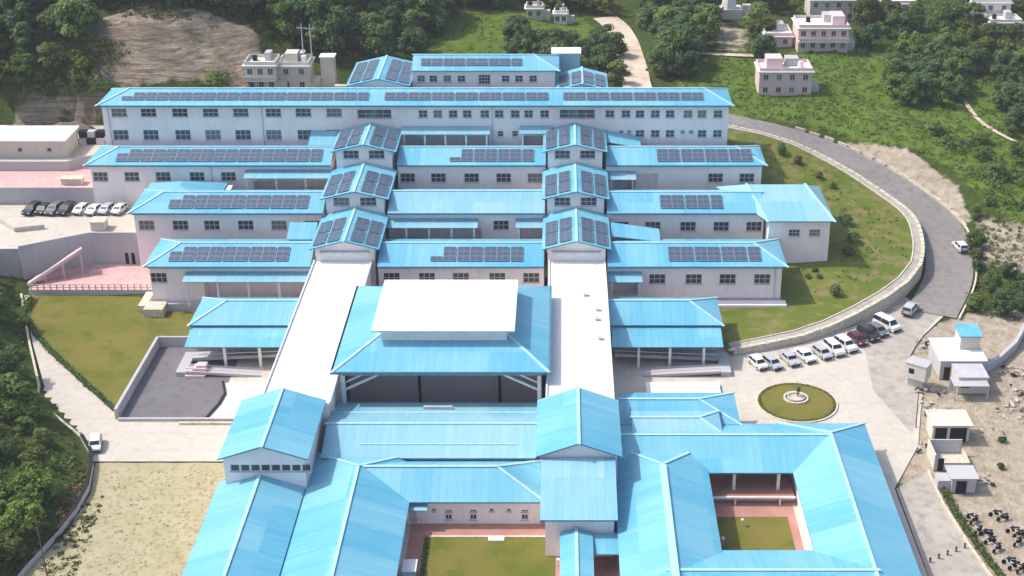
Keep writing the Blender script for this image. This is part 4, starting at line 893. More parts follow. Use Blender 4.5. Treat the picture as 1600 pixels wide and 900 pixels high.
for a, b, c, d in zip(BW, BW[1:], pth, pth[1:]): fp.face([(a[0], a[1], a[3] + .03), (b[0], b[1], b[3] + .03), (d[0], d[1], d[2] + .03), (c[0], c[1], c[2] + .03)])
struct('bank_footpath', fp, M['drive'], True)
ins_ = solo('path_kerb', wall_path(MB(), [(x, y, z - .3, z + .18) for x, y, z in pth[:-2]], .22), M['stone'], 'thin cream kerb line running along the top of the grassy bank', 'kerb')
op = thing('road_parapet', 'broken line of cream parapet blocks along the outer road edge', 'parapet', (60, 262, 6))
outer = [(e[1].x, e[1].y, e[1].z) for e in ROADE]
def outw(i, d):
    a = Vector(outer[max(i - 1, 0)][:2]); b = Vector(outer[min(i + 1, len(outer) - 1)][:2]); t = (b - a).normalized(); return (outer[i][0] + t.y * d, outer[i][1] - t.x * d, outer[i][2])
OP = [outw(i, .5) for i in range(len(outer))]
blocks(op, 'parapet_block', OP[18:42], 3.1, .35, .55, M['stone'], -.1, random.Random(8), .72)
ok_ = solo('outer_kerb', wall_path(MB(), [(x, y, z - .3, z + .3) for x, y, z in OP[:30]], .3), M['stone'], 'low stone kerb on the outside of the road bend', 'kerb')
for k, (px, py, r, h, mt, lab) in enumerate([(1305, 462, 1.3, 2.2, 'leafdark', 'round dark green bush on the grassy bank'), (1273, 424, .5, .8, 'leafdark', 'topmost of three small dark shrubs on the bank'), (1262, 434, .5, .8, 'leafdark', 'left lower one of three small dark shrubs on the bank'), (1280, 434, .5, .8, 'leafdark', 'right lower one of three small dark shrubs on the bank'),
                                            (1222, 238, 1.2, 2.2, 'leafdark', 'dark bush by the upper road left side'), (1246, 255, 1.1, 1.8, 'leafolive', 'olive bush below the upper road'), (1322, 350, 1.5, 2.6, 'leafdark', 'dark bush nearest the pale end block corner'), (1332, 378, 1.6, 2.4, 'leafdark', 'dark bush on the slope right of the end block'), (1325, 398, 1.2, 1.8, 'leafdark', 'lower dark bush right of the end block base'), (1278, 278, .9, 1.4, 'leafolive', 'olive bush above the pale end block roof'), (1300, 292, .8, 1.2, 'leafbright', 'bright little bush behind the end block')]):
    zg = 3.
    for _ in range(12): x, y, _z = on_z(px, py, zg); zg = float(bankz(np.array([(x, y)]))[0])
    shrub('bush', lab, x, y, r, h, M[mt], 240, .45, 'bushes on the grassy bank', zg - .1)

# left boundary: curved low wall, flower bank, driveway
lw = thing('boundary_wall', 'dark curved low wall beside the dry grass at lower left', 'wall', (-64, 160, 0))
LWP = [(-67.6, 174.4, 0, .9), (-65.2, 170.5, 0, .9), (-64.0, 167, 0, 1.0), (-62.9, 161.5, 0, 1.0), (-62.9, 156, 0, 1.0), (-63.6, 151, 0, 1.0), (-65.2, 143.6, 0, 1.0), (-67, 132, 0, 1)]
part('wall', wall_path(MB(), LWP, .4), M['concwall'], lw); part('coping', wall_path(MB(), [(x, y, b + .003, b + .1) for x, y, _, b in LWP], .5), M['dark'], lw)
lk2 = solo('drive_kerb', wall_path(MB(), [(-92.4, 222, 0, .4), (-85.4, 205, 0, .4), (-78.8, 190, 0, .4), (-77.4, 185, 0, .4), (-67.6, 174.6, 0, .4)], .35), M['stone'], 'cream kerb along the left driveway under the trees', 'kerb')

# ------------------------------------------------------------------ cars
def paint(name, c):
    m, nt, b = newmat(name); b.inputs['Base Color'].default_value = (*c, 1); b.inputs['Roughness'].default_value = .25; b.inputs['Coat Weight'].default_value = .5; b.inputs['Metallic'].default_value = .1; return m
PAINT = {k: paint(k + '_car_paint', c) for k, c in dict(white=(.78, .78, .77), silver=(.50, .51, .53), grey=(.16, .17, .18), black=(.022, .022, .026), maroon=(.10, .015, .025), blue=(.04, .06, .12)).items()}
def car_meshes(kind):
    L, Wd, H = dict(hatch=(3.7, 1.62, 1.5), sedan=(4.3, 1.7, 1.46), suv=(4.3, 1.78, 1.72), van=(4.7, 1.78, 1.95))[kind]
    prof = dict(hatch=[(-.5, .62), (-.49, .9), (-.40, 1.42), (-.05, 1.5), (.14, 1.42), (.30, .96), (.47, .80), (.5, .5)], sedan=[(-.5, .6), (-.49, .92), (-.34, .98), (-.20, 1.40), (.02, 1.46), (.14, 1.36), (.27, .95), (.47, .78), (.5, .5)],
                suv=[(-.5, .65), (-.49, 1.0), (-.44, 1.62), (-.05, 1.72), (.12, 1.6), (.26, 1.08), (.47, .95), (.5, .55)], van=[(-.5, .65), (-.49, 1.1), (-.46, 1.85), (.05, 1.95), (.22, 1.8), (.36, 1.1), (.48, .95), (.5, .55)])[kind]
    zb = .28; belt = {'hatch': .93, 'sedan': .94, 'suv': 1.05, 'van': 1.1}[kind]
    hw = Wd / 2
    def wat(z): return hw * (1 - .22 * max(0, z - belt) / (H - belt) ) if z > belt else hw * (.95 + .05 * min(1, z / .7))
    pts = [(x * L, z) for x, z in prof]; body = MB()
    ring_ = [(-.5 * L, zb)] + pts + [(.5 * L, zb)]
    for (xa, za), (xb, zb_) in zip(ring_, ring_[1:]): body.face([(xa, wat(za), za), (xa, -wat(za), za), (xb, -wat(zb_), zb_), (xb, wat(zb_), zb_)])
    for s in (-1, 1):
        lowp = [(x, z) for x, z in ring_ if z <= belt + .06]; up_ = [(x, z) for x, z in ring_ if z > belt + .06]
        body.face([(x, s * wat(z), z) for x, z in (ring_ if s < 0 else ring_[::-1])])
    gl = MB(); e = .012
    for (xa, za), (xb, zb_) in zip(pts, pts[1:]):
        steep = abs(zb_ - za) > .2 and max(za, zb_) > belt + .2
        if steep:
            f = lambda t: (xa + (xb - xa) * t, za + (zb_ - za) * t)
            (x1, z1), (x2, z2) = f(.1), f(.9); n = Vector((zb_ - za, 0, -(xb - xa))).normalized() * (-1); n = n if n.z > 0 else -n; n *= .02
            gl.face([(x1 + n.x, wat(z1) * .88, z1 + n.z), (x1 + n.x, -wat(z1) * .88, z1 + n.z), (x2 + n.x, -wat(z2) * .86, z2 + n.z), (x2 + n.x, wat(z2) * .86, z2 + n.z)])
    xs_up = [x for x, z in pts if z > belt + .3]; xr, xf = min(xs_up), max(xs_up)
    for s in (-1, 1):
        zt = H - .16; yb, yt = s * (wat(belt + .05) + e), s * (wat(zt) + e); xm_ = (xr + xf) / 2
        for a, b in ((xr - .12, xm_ - .06), (xm_ + .06, xf + .30)):
            q = [(a, yb, belt + .05), (b, yb, belt + .05), (min(b, xf + .02), yt, zt), (max(a, xr + .06), yt, zt)]; gl.face(q if s < 0 else q[::-1])
    wh = MB(); n = 12; r = .31
    for k in range(n):
        a, b = 2 * math.pi * k / n, 2 * math.pi * (k + 1) / n; A1, B1 = (r * math.cos(a), r * math.sin(a)), (r * math.cos(b), r * math.sin(b))
        wh.face([(A1[0], -.1, A1[1]), (B1[0], -.1, B1[1]), (B1[0], .1, B1[1]), (A1[0], .1, A1[1])]); wh.face([(0, -.1, 0), (A1[0], -.1, A1[1]), (B1[0], -.1, B1[1])]); wh.face([(0, .1, 0), (B1[0], .1, B1[1]), (A1[0], .1, A1[1])])
    rim = MB()
    for yy in (-.112, .112):
        rim.face([(.19 * math.cos(2 * math.pi * k / 10), yy, .19 * math.sin(2 * math.pi * k / 10)) for k in range(10)])
    hl = MB().box(-.06, .05, -.2, .2, -.07, .08); bp = MB().box(-.08, .06, -hw * .92, hw * .92, -.1, .1)
    return dict(L=L, hw=hw, body=body, glass=gl.mesh('window_glass', M['carglass']), wheel=wh.mesh('wheel', M['tyre']), rim=rim.mesh('rim', PAINT['silver']), head=hl.mesh('headlight', M['lamp']), tail=hl.mesh('tail_light', M['tail']), bump=bp.mesh('bumper', M['tyre']), bodies={})
_cars = {}
def car(label, x, y, z, heading, kind='hatch', col='white', group=None, pitch=0.):
    if kind not in _cars: _cars[kind] = car_meshes(kind)
    c = _cars[kind]
    if col not in c['bodies']: c['bodies'][col] = c['body'].mesh('body', PAINT[col])
    t = thing('parked_car' if group else 'car', label, 'car', (x, y, z), group); t.rotation_euler = (0, -pitch, heading)
    link('body', c['bodies'][col], t); link('window_glass', c['glass'], t)
    for sx in (-.31, .31):
        for sy in (-1, 1):
            wl = link('wheel', c['wheel'], t, (sx * c['L'], sy * (c['hw'] - .09), .31)); link('rim', c['rim'], wl)
    for sy in (-1, 1):
        link('headlight', c['head'], t, (c['L'] / 2 - .05, sy * c['hw'] * .68, .70)); link('tail_light', c['tail'], t, (-c['L'] / 2 + .02, sy * c['hw'] * .72, .85))
    link('bumper', c['bump'], t, (c['L'] / 2 + .0, 0, .42)); link('bumper', c['bump'], t, (-c['L'] / 2, 0, .45))
    return t
HD = math.atan2(-.92, .39)
ORD = ['leftmost', 'second from the left', 'third from the left', 'fourth from the left', 'fifth from the left', 'sixth from the left', 'seventh from the left', 'eighth from the left', 'ninth from the left', 'tenth from the left']
for i, (px, py, k, c) in enumerate([(1184, 569, 'hatch', 'white'), (1206, 569, 'hatch', 'silver'), (1233, 562, 'sedan', 'silver'), (1256, 557, 'sedan', 'white'), (1284, 553, 'hatch', 'silver'), (1303, 547, 'suv', 'white'), (1321, 541, 'suv', 'white'), (1339, 532, 'hatch', 'maroon'), (1356, 524, 'suv', 'black'), (1371, 518, 'hatch', 'grey')]):
    x, y, _ = on_z(px, py + 3, 0); car('%s %s car, %s in the row parked below the stone wall' % (c, k if k != 'suv' else 'estate', ORD[i]), x, y, .006, HD + .06 * math.sin(i * 2.3), k, c, 'cars parked along the stone wall')
x, y, _ = on_z(1385, 512, 0); car('large white van at the top end of the plaza car row', x, y, .01, HD + .2, 'van', 'white')
x, y, _ = on_z(1422, 489, 0); car('silver car on the road just below the bend', x, y, .16, R(58), 'suv', 'silver')
x, y, _ = on_z(1500, 388, 2.); car('white car driving on the upper road bend', x, y, tz(x, y) + .29, R(100), 'hatch', 'white', pitch=.0)
x, y, _ = on_z(150, 699, 0); car('white car beside the curved wall on the left driveway', x, y, .006, R(-78), 'hatch', 'white')
for i, (px, k, c) in enumerate([(51, 'suv', 'black'), (69, 'hatch', 'black'), (86, 'suv', 'grey'), (105, 'suv', 'black'), (127, 'hatch', 'white'), (148, 'sedan', 'white'), (167, 'hatch', 'silver'), (187, 'hatch', 'white')]):
    x, y, _ = on_z(px, 332, 6.4); car('%s car, %s in the left car park row' % (c, ORD[i]), x, y, 6.405, R(-104), k, c, 'cars in the left car park')

# ------------------------------------------------------------------ building site on the right
def boxes(name, label, cat, loc, parts, group=None):
    t = thing(name, label, cat, loc, group)
    for nm, (x0, x1, y0, y1, z0, z1), mt in parts: part(nm, MB().box(loc[0] + x0, loc[0] + x1, loc[1] + y0, loc[1] + y1, loc[2] + z0, loc[2] + z1), M[mt], t)
    return t
x, y, _ = on_z(1500, 592, 0)
b1 = boxes('unfinished_house', 'cream two-level house with a bright blue roof patch and brown terrace', 'house', (x, y, 0), [('wall', (-3.2, 3.6, 0, 7.2, 0, 3.0), 'concwall'), ('side_wing', (-1.6, 2.8, -4.6, 0, 0, 2.6), 'wall2'), ('flat_roof', (-3.4, 3.8, -.2, 7.4, 3.01, 3.25), 'slabwhite'), ('upper_room', (.4, 3.4, 3.4, 6.6, 3.26, 5.6), 'wall2'), ('terrace_roof', (-1.7, 2.9, -4.7, -.25, 2.61, 2.8), 'frame'), ('window', (-1.2, .2, -4.66, -4.61, 1.0, 2.0), 'dark'), ('door', (-2.6, -1.7, -.06, -.01, 0, 2.0), 'dark')])
roof_solid('blue_roof', [(x + .1, y + 3.0, 5.65), (x + 3.7, y + 3.0, 5.65), (x + 3.7, y + 6.9, 5.95), (x + .1, y + 6.9, 5.95)], [[0, 1, 2, 3]], b1, M['roof'], .12)
x, y, _ = on_z(1432, 602, 0)
b2 = boxes('gate_cabin', 'white cabin box standing on a post beside the road mouth', 'cabin', (x, y, 0), [('body', (-1.6, 1.6, -1.2, 1.2, 1.5, 3.9), 'wall2'), ('roof', (-1.7, 1.7, -1.3, 1.3, 3.91, 4.05), 'concwall'), ('base', (-1.2, 1.2, -.8, .8, 0, 1.49), 'concwall'), ('window', (-1.0, -.2, -1.24, -1.205, 2.4, 3.2), 'dark')]); b2.rotation_euler = (0, 0, R(-35))
x, y, _ = on_z(1484, 690, 0)
b3 = boxes('site_shed', 'white flat roofed shed with dark open front on the sandy site', 'shed', (x, y, 0), [('wall', (-2.6, 2.6, .0, 3.6, 0, 2.7), 'wall2'), ('roof', (-2.9, 2.9, -.6, 4.0, 2.71, 2.9), 'wall2'), ('opening', (-2.2, -.6, -.05, -.005, 0, 2.2), 'dark'), ('opening', (-.2, 2.2, -.05, -.005, 0, 2.2), 'dark'), ('post', (-2.75, -2.6, -.5, -.35, 0, 2.7), 'whitepaint'), ('post', (-.45, -.3, -.5, -.35, 0, 2.7), 'whitepaint')])
x, y, _ = on_z(1487, 735, 0)
b4 = boxes('site_shed', 'roofless pale store frame with a dark door on the sandy site', 'shed', (x, y, 0), [('wall', (-2.5, -2.3, 0, 4.2, 0, 2.4), 'wall2'), ('wall', (-2.3, 2.2, 4.0, 4.2, 0, 2.4), 'frame'), ('wall', (-2.3, 2.2, 0, .2, 0, 1.2), 'wall2'), ('floor', (-2.3, 2.2, .2, 4.0, .02, .3), 'stone'), ('door', (-2.0, -1.2, -.05, -.004, 0, 1.9), 'dark'), ('side_wall', (2.2, 2.4, 0, 4.2, 0, 1.2), 'stone')])
x, y, _ = on_z(1503, 770, 0)
b5 = boxes('tin_hut', 'dark grey tin hut at the corner of the service road', 'hut', (x, y, 0), [('wall', (-1.5, 1.7, 0, 2.8, 0, 2.2), 'frame'), ('roof', (-1.8, 2.0, -.3, 3.1, 2.21, 2.35), 'concwall'), ('opening', (-.9, .5, -.05, -.004, 0, 1.8), 'dark'), ('annex', (-3.2, -1.55, .4, 2.4, 0, 1.6), 'concwall')])
x, y, _ = on_z(1512, 625, 0)
b6 = boxes('parking_shelter', 'dark blue grey lean-to shelter behind the white shed', 'shelter', (x, y, 0), [('roof', (-2.2, 3.0, 0, 2.8, 2.2, 2.32), 'concwall'), ('post', (-2.1, -1.95, .1, .25, 0, 2.2), 'steel'), ('post', (2.8, 2.95, .1, .25, 0, 2.2), 'steel'), ('rear_wall', (-2.2, 3.0, 2.6, 2.75, 0, 2.19), 'frame')])
gw = solo('curved_wall', wall_path(MB(), [(*on_z(px, py, 0)[:2], -.2, 1.3) for px, py in ((1640, 505), (1600, 518), (1585, 545), (1560, 568), (1532, 585))], .6), M['concwall'], 'grey curved wall at the right edge of the building site', 'wall')
rn = random.Random(21)
MATS = ['stone', 'concwall', 'sand', 'rust', 'stone', 'frame', 'dark']
def clutter(label, px, py, n, sp):
    cx, cy, _ = on_z(px, py, 0); cx = round(cx, 2); t = thing('rubble_heap', label, 'rubble', (cx, cy, 0), 'heaps of building rubble'); used = {}
    for k in range(n):
        x, y = cx + rn.gauss(0, sp), cy + rn.gauss(0, sp); s = rn.uniform(.1, .38); a = rn.uniform(0, 3.14); h = rn.uniform(.08, .3)
        used.setdefault(rn.choice(MATS), MB()).bar((x - s * math.cos(a), y - s * math.sin(a), h / 2), (x + s * math.cos(a), y + s * math.sin(a), h / 2 + rn.uniform(0, .2)), s * rn.uniform(.4, 1.2), h)
    for k, mb in used.items(): part('chunks', mb, M[k], t)['kind'] = 'stuff'
for a in (('heap of grey rubble beside the road above the cabin', 1450, 540, 26, 1.2), ('heap of pale rubble in front of the cream house', 1445, 610, 30, 1.3), ('rubble spread left of the white shed', 1455, 640, 24, 1.3), ('dark scrap heap by the right edge of the site', 1585, 640, 34, 1.6), ('brown scrap pile below the curved wall', 1590, 585, 26, 1.2), ('small rubble patch right of the tin hut', 1535, 752, 14, .8), ('rubble scatter beside the roofless frame', 1450, 705, 14, 1.), ('broken stones on the bare ground behind the white shed', 1545, 680, 12, 1.4), ('white scrap by the far right edge of the site', 1590, 612, 18, 1.0)): clutter(*a)
def moto_parts():
    w_ = MB().tube([(0, -.06, 0), (0, .06, 0)], [.3, .3], 12)
    fr = MB().bar((-.6, 0, .32), (.15, 0, .45), .22, .3).bar((.1, 0, .42), (.45, 0, .9), .08, .1)
    tank = MB().box(-.05, .38, -.15, .15, .72, .92).box(-.0, .3, -.11, .11, .93, 1.0); seat = MB().box(-.75, -.06, -.14, .14, .74, .86)
    bar = MB().bar((.42, -.36, 1.05), (.42, .36, 1.05), .05, .05).box(.44, .58, -.1, .1, .84, 1.02); fork = MB().bar((.66, 0, .3), (.45, 0, 1.02), .12, .06)
    return dict(wheel=w_.mesh('wheel', M['tyre']), engine=fr.mesh('engine_frame', M['dark']), seat=seat.mesh('seat', M['tyre']), bar=bar.mesh('handlebar', M['steel']), fork=fork.mesh('fork', M['steel'])), tank
MP, TANK = moto_parts(); TM = {k: TANK.mesh('fuel_tank', PAINT[k]) for k in ('black', 'maroon', 'blue')}
for k, (px, py) in enumerate([(1513, 812), (1522, 816), (1556, 806), (1567, 812), (1529, 832), (1541, 836), (1547, 848), (1558, 860), (1583, 832), (1592, 838), (1590, 850), (1577, 880), (1585, 888), (1595, 892)]):
    x, y, _ = on_z(px, py, 0); t = thing('motorcycle', 'dark motorcycle parked on the sandy ground, %s from the left' % ['1st', '2nd', '8th', '9th', '3rd', '4th', '5th', '6th', '11th', '13th', '12th', '7th', '10th', '14th'][k], 'motorcycle', (x, y, -.1), 'motorcycles on the sandy ground')
    t.rotation_euler = (.12, 0, R(200 + 25 * math.sin(k * 2.1)))
    link('engine_frame', MP['engine'], t); link('seat', MP['seat'], t); link('handlebar', MP['bar'], t); link('fork', MP['fork'], t); link('fuel_tank', TM[('black', 'maroon', 'blue')[k % 3]], t); link('wheel', MP['wheel'], t, (.68, 0, .3)); link('wheel', MP['wheel'], t, (-.62, 0, .3))
for k, (px, py) in enumerate([(1566, 690), (1563, 731)]):
    x, y, _ = on_z(px, py, 0); shrub('sapling', ['lone dark sapling below the rubble stones', 'lone dark sapling right of the roofless frame'][k], x, y, .7, 1.0, M['core'], 120, .35, 'saplings on the sandy ground', -.15)
hedge('ragged hedge between service road and sandy ground', [(50.2, 164), (50.6, 156), (51.6, 149), (52.8, 142), (54, 134)], .55, M['leafolive'], .4)
sk = solo('service_kerb', wall_path(MB(), [(49.4, 166, 0, .25), (49.6, 158, 0, .25), (50.6, 149, 0, .25), (52.0, 140, 0, .25), (53.4, 128, 0, .25)], .3), M['stone'], 'pale kerb along the right side of the service road', 'kerb')
for k in range(5):
    x, y = 44.9 + k * 1.25, 145.6 + k * .75; bo = thing('bollard', 'dark bollard in the line across the service road, %s from the left' % ['first', 'second', 'third', 'fourth', 'fifth'][k], 'bollard', (x, y, 0), 'bollards across the service road')
    part('post', MB().tube([(x, y, 0), (x, y, .6)], [.14, .12], 8), M['rust'], bo); part('cap', MB().tube([(x, y, .6), (x, y, .68)], [.17, .1], 8), M['dark'], bo)
for lab, px, py, h in (('thin dark pole leaning at the lower left corner', 75, 905, 8.5), ('thin pole standing beside the white cabin', 1431, 668, 6)):
    x, y, _ = on_z(px, py, 0); po = thing('utility_pole', lab, 'pole', (x, y, 0)); part('shaft', MB().tube([(x, y, -.2), (x - .2, y, h)], [.1, .06], 7), M['bark'], po); part('crossarm', MB().bar((x - .7, y, h - .3), (x + .4, y, h - .3), .08, .1), M['bark'], po)

# ------------------------------------------------------------------ houses up the hill
def house(label, px, py, wpx, storeys, mat, depth=7, wn=4, top=None, name='hill_house', sh=2.75, veranda=False):
    x, y, z = ground(px, py); s = 2250 / (y * _c + (105 - z) * _s); wd = wpx / s; z = tz(x, y) - .3; H = storeys * sh
    t = thing(name, label, 'house', (x, y, z), 'houses on the hillside'); ops = []
    for k in range(storeys):
        for i in range(wn):
            cx = x - wd / 2 + wd * (i + .5) / wn; ops.append((cx - .55, cx + .55, z + k * sh + 1.0, z + k * sh + 2.25))
    shell(t, x - wd / 2, x + wd / 2, y, y + depth, z - 1.5, z + H, [(*o, .3, False) for o in ops], mat)
    fill(t, y, ops, 2, 1)
    part('roof_slab', MB().box(x - wd / 2 - .4, x + wd / 2 + .4, y - .5, y + depth + .4, z + H + .003, z + H + .2), M['slabwhite'], t)
    for (a, b, c, d) in ((-wd / 2, wd / 2, 0, .2), (-wd / 2, -wd / 2 + .2, .2, depth), (wd / 2 - .2, wd / 2, .2, depth), (-wd / 2 + .2, wd / 2 - .2, depth - .2, depth)): part('parapet', MB().box(x + a, x + b, y + c, y + d, z + H + .21, z + H + .9), mat, t)
    if veranda: part('balcony', MB().box(x - wd / 2, x + wd / 2, y - 1.4, y - .02, z + sh - .1, z + sh + .1), M['slabwhite'], t); part('balcony_rail', MB().box(x - wd / 2, x + wd / 2, y - 1.4, y - 1.28, z + sh + .11, z + sh + .9), mat, t)
    hr = random.Random(int(px))
    part('lean_to', MB().box(x + wd / 2, x + wd / 2 + 1.8, y + 1, y + depth * .7, z - 1, z + 2.1), M['concwall'] if hr.random() < .5 else M['wall2'], t)
    part('roof_tank', MB().tube([(x - wd * .25, y + depth * .6, z + H + .2), (x - wd * .25, y + depth * .6, z + H + 1.3)], [.55, .5], 10), M['dark'], t)
    part('stair_head', MB().box(x + wd * hr.uniform(.0, .15), x + wd * .28, y + depth * .55, y + depth * .95, z + H + .21, z + H + 1.9), M['concwall'], t)
    if top:
        a, b, h = top; part('roof_room', MB().box(x + a * wd, x + b * wd, y + depth * .3, y + depth * .85, z + H + .22, z + H + h), mat, t); part('tank', MB().tube([(x + wd * .3, y + depth * .4, z + H + .2), (x + wd * .3, y + depth * .4, z + H + 1.6)], [.6, .55], 10), M['whitepaint'], t)
    return t
house('pink and white house with roof room on the green field', 1226, 150, 82, 2, M['pinkhouse'], 7, 4, (-.35, -.05, 2.4))
house('long low pink house wing at the edge of the wood', 1216, 74, 42, 1, M['pinkhouse'], 8, 2)
house('large pink two-storey house with balcony near the top', 1285, 80, 78, 2, M['pinkhouse'], 9, 5, (.2, .45, 2.2), veranda=True)
house('pale grey house behind the large pink house', 1300, 34, 72, 2, M['wall2'], 8, 4, (-.1, .2, 2.0))
house('white roofed house among trees at the top edge', 1395, 22, 70, 1, M['pinkhouse'], 8, 3)
house('blue grey house far top right among trees', 1545, 38, 62, 2, M['wall'], 8, 3, (.1, .4, 2.4))
house('small cream house below the far top right trees', 1570, 52, 50, 1, M['wall2'], 6, 3)
house('cream two-storey house above the left end of the long roof', 409, 142, 48, 2, M['wall2'], 6, 3, None, veranda=True)
house('cream house with two dark garage doors behind the long roof', 461, 142, 48, 2, M['wall2'], 6, 2, (-.3, .1, 2.2))
house('ruined stone hut on the bright grass at the top middle', 835, 30, 26, 1, M['wall2'], 4, 2)
house('tiny white hut beside the ruined stone hut', 876, 38, 20, 1, M['slabwhite'], 3, 2)
x, y, z = ground(505, 140); z = tz(x, y)
boxes('water_tower', 'cream stair tower beside the hill houses', 'tower', (x, y, z), [('body', (-.2, 2.6, 0, 2.6, -1, 6.8), 'wall2'), ('cap', (-.4, 2.8, -.2, 2.8, 6.81, 7.0), 'slabwhite'), ('low_wall', (-5.0, -.3, -1, 1.4, -1, 2.6), 'stone'), ('side_wall', (2.7, 6.5, -2, -.5, -1, 1.4), 'wall2')])
x, y, z = ground(1138, 26)
tm = thing('temple_spire', 'small white temple spire at the top of the tan path', 'temple', (x, y, tz(x, y)))
zz = tz(x, y); part('base', MB().box(x - 3.2, x + 3.2, y - 2, y + 3, zz - .5, zz + 2.2), M['wall2'], tm); part('spire', MB().tube([(x, y, zz + 2.2), (x, y, zz + 5), (x, y, zz + 8), (x, y, zz + 10)], [1.9, 1.5, .7, .1], 8), M['whitepaint'], tm); part('shrine', MB().box(x + 3.4, x + 5.6, y - 1, y + 1, zz - .5, zz + 3), M['wall2'], tm)
for k, (px, py, h) in enumerate([(477, 95, 7.5), (490, 96, 7.5), (476, 330, 0)][:2]):
    x, y, z = ground(px, py + 30); po = thing('utility_pole', 'grey steel pole behind the hill houses, the %s of two' % ('left', 'right')[k], 'pole', (x, y, z)); part('shaft', MB().tube([(x, y, z - .3), (x, y, z + 12)], [.16, .1], 7), M['steel'], po); part('crossarm', MB().box(x - 1, x + 1, y - .06, y + .06, z + 11, z + 11.15), M['steel'], po)
dr_, _ = road_strip('dirt_road', [(q[0], q[1], q[2] + .15) for q in (ground(*p) for p in ((1000, 150), (994, 130), (990, 108), (983, 85), (975, 62), (962, 42), (945, 28)))], 6.2, M['sand'], .05)
_ = road_strip('field_path', [(q[0], q[1], q[2] + .15) for q in (ground(*p) for p in ((1085, 84), (1110, 85), (1150, 87), (1185, 88)))], 2.2, M['sand'], .06)
_ = road_strip('foot_trail', [(q[0], q[1], q[2] + .1) for q in (ground(*p) for p in ((1508, 158), (1520, 178), (1545, 200), (1590, 224)))], 1.0, M['sand'], .06)

# ------------------------------------------------------------------ trees
def make_tree(seed, rx, rz, hc, mat, nl, per, sz):
    """meshes of one kind of tree: tapered trunk with limbs, crown of leaf clumps"""
    rn = random.Random(seed); tr = MB()
    hc *= .6; tr.tube([(0, 0, -.6), (.1, .05, hc * .35), (-.1, .1, hc * .75), (0, 0, hc)], [.34, .26, .2, .1], 8)
    cr = MB(); co = MB()
    for k in range(nl):
        a = rn.uniform(0, 6.283); u = rn.uniform(-.75, 1); q = math.sqrt(1 - u * u) * rn.uniform(.45, .95)
        c = Vector((rx * q * math.cos(a), rx * q * math.sin(a), hc + rz * u * .8)); r = rx * rn.uniform(.26, .46)
        if k < 6: tr.tube([(0, 0, hc * .55), (c.x * .5, c.y * .5, (hc * .55 + c.z) / 2), (c.x, c.y, c.z)], [.14, .1, .04], 5)
        leafball(cr, c, r, per, sz, rn, .8)
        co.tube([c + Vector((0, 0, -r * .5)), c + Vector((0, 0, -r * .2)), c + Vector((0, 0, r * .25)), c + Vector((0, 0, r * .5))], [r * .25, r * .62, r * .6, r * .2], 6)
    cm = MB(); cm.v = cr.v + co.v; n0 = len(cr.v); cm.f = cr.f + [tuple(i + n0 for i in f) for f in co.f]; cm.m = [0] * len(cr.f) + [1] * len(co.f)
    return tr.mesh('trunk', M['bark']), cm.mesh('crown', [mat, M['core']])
TK = dict(broad=[make_tree(1, 3.4, 3.0, 5.2, M['leaf'], 22, 62, .62), make_tree(2, 3.0, 3.4, 5.6, M['leaf'], 20, 62, .6)], dark=[make_tree(3, 3.2, 3.4, 5.2, M['leafdark'], 22, 62, .6), make_tree(4, 3.6, 2.9, 4.8, M['leafdark'], 22, 62, .62)],
          bright=[make_tree(5, 2.8, 2.5, 4.0, M['leafbright'], 18, 60, .55)], olive=[make_tree(6, 2.9, 2.6, 4.2, M['leafolive'], 18, 60, .55)], tall=[make_tree(8, 2.2, 4.4, 7.2, M['leafdark'], 22, 55, .55)])
def tree(kind, x, y, s, label, group, zs=None):
    me = rnd.choice(TK[kind]); t = thing('tree', label, 'tree', (x, y, tz(x, y) - .2), group); sc = s * rnd.uniform(.88, 1.12)
    t.scale = (sc, sc, sc * rnd.uniform(.85, 1.2)); t.rotation_euler = (0, 0, rnd.uniform(0, 6.28)); link('trunk', me[0], t); link('crown', me[1], t); return t
def wood(poly_px, dist, kinds, smin, smax, label, group, tries=1500, maxn=200, avoid=()):
    dist *= 1.22; smin *= 1.2; smax *= 1.2
    P = np.array(poly_px, float); x0, y0 = P.min(0); x1, y1 = P.max(0); got = []; k = 0
    cand = np.array([(rnd.uniform(x0, x1), rnd.uniform(y0, y1)) for _ in range(tries)]); cand = cand[inside(cand, P)]
    for q in cand:
        if len(got) >= maxn: break
        x, y, z = ground(*q)
        if any((x - a) ** 2 + (y - b) ** 2 < dist ** 2 for a, b in got) or any((x - a) ** 2 + (y - b) ** 2 < r * r for a, b, r in avoid): continue
        got.append((x, y)); kd = rnd.choice(kinds); tree(kd, x, y, rnd.uniform(smin, smax), label % {'dark': 'dark green', 'broad': 'mid green', 'bright': 'bright green', 'olive': 'olive green', 'tall': 'tall dark'}[kd], group)
    return got
HS = [(*ground(a, b)[:2], r) for a, b, r in ((409, 142, 6), (461, 142, 6), (505, 140, 5), (1226, 150, 7), (1216, 74, 6), (1285, 80, 9), (1300, 34, 8), (1395, 22, 8), (1545, 38, 7), (1570, 52, 6), (835, 30, 5), (876, 38, 4), (1138, 26, 6))]
wood([(-40, -30), (400, -30), (410, 35), (330, 16), (200, 8), (118, 40), (120, 65), (85, 105), (35, 145), (-40, 170)], 3.6, ['dark', 'broad', 'broad', 'broad', 'tall', 'olive'], .8, 1.25, '%s tree in the wood on the hill around the bare rock slope', 'trees of the hill wood', 1400, 62, HS)
wood([(400, -30), (720, -30), (690, 55), (640, 88), (540, 92), (500, 88), (420, 62)], 3.6, ['dark', 'broad', 'broad', 'tall', 'dark'], .85, 1.3, '%s tree in the wood behind the far ward block', 'trees of the wood behind the wards', 1000, 52, HS)
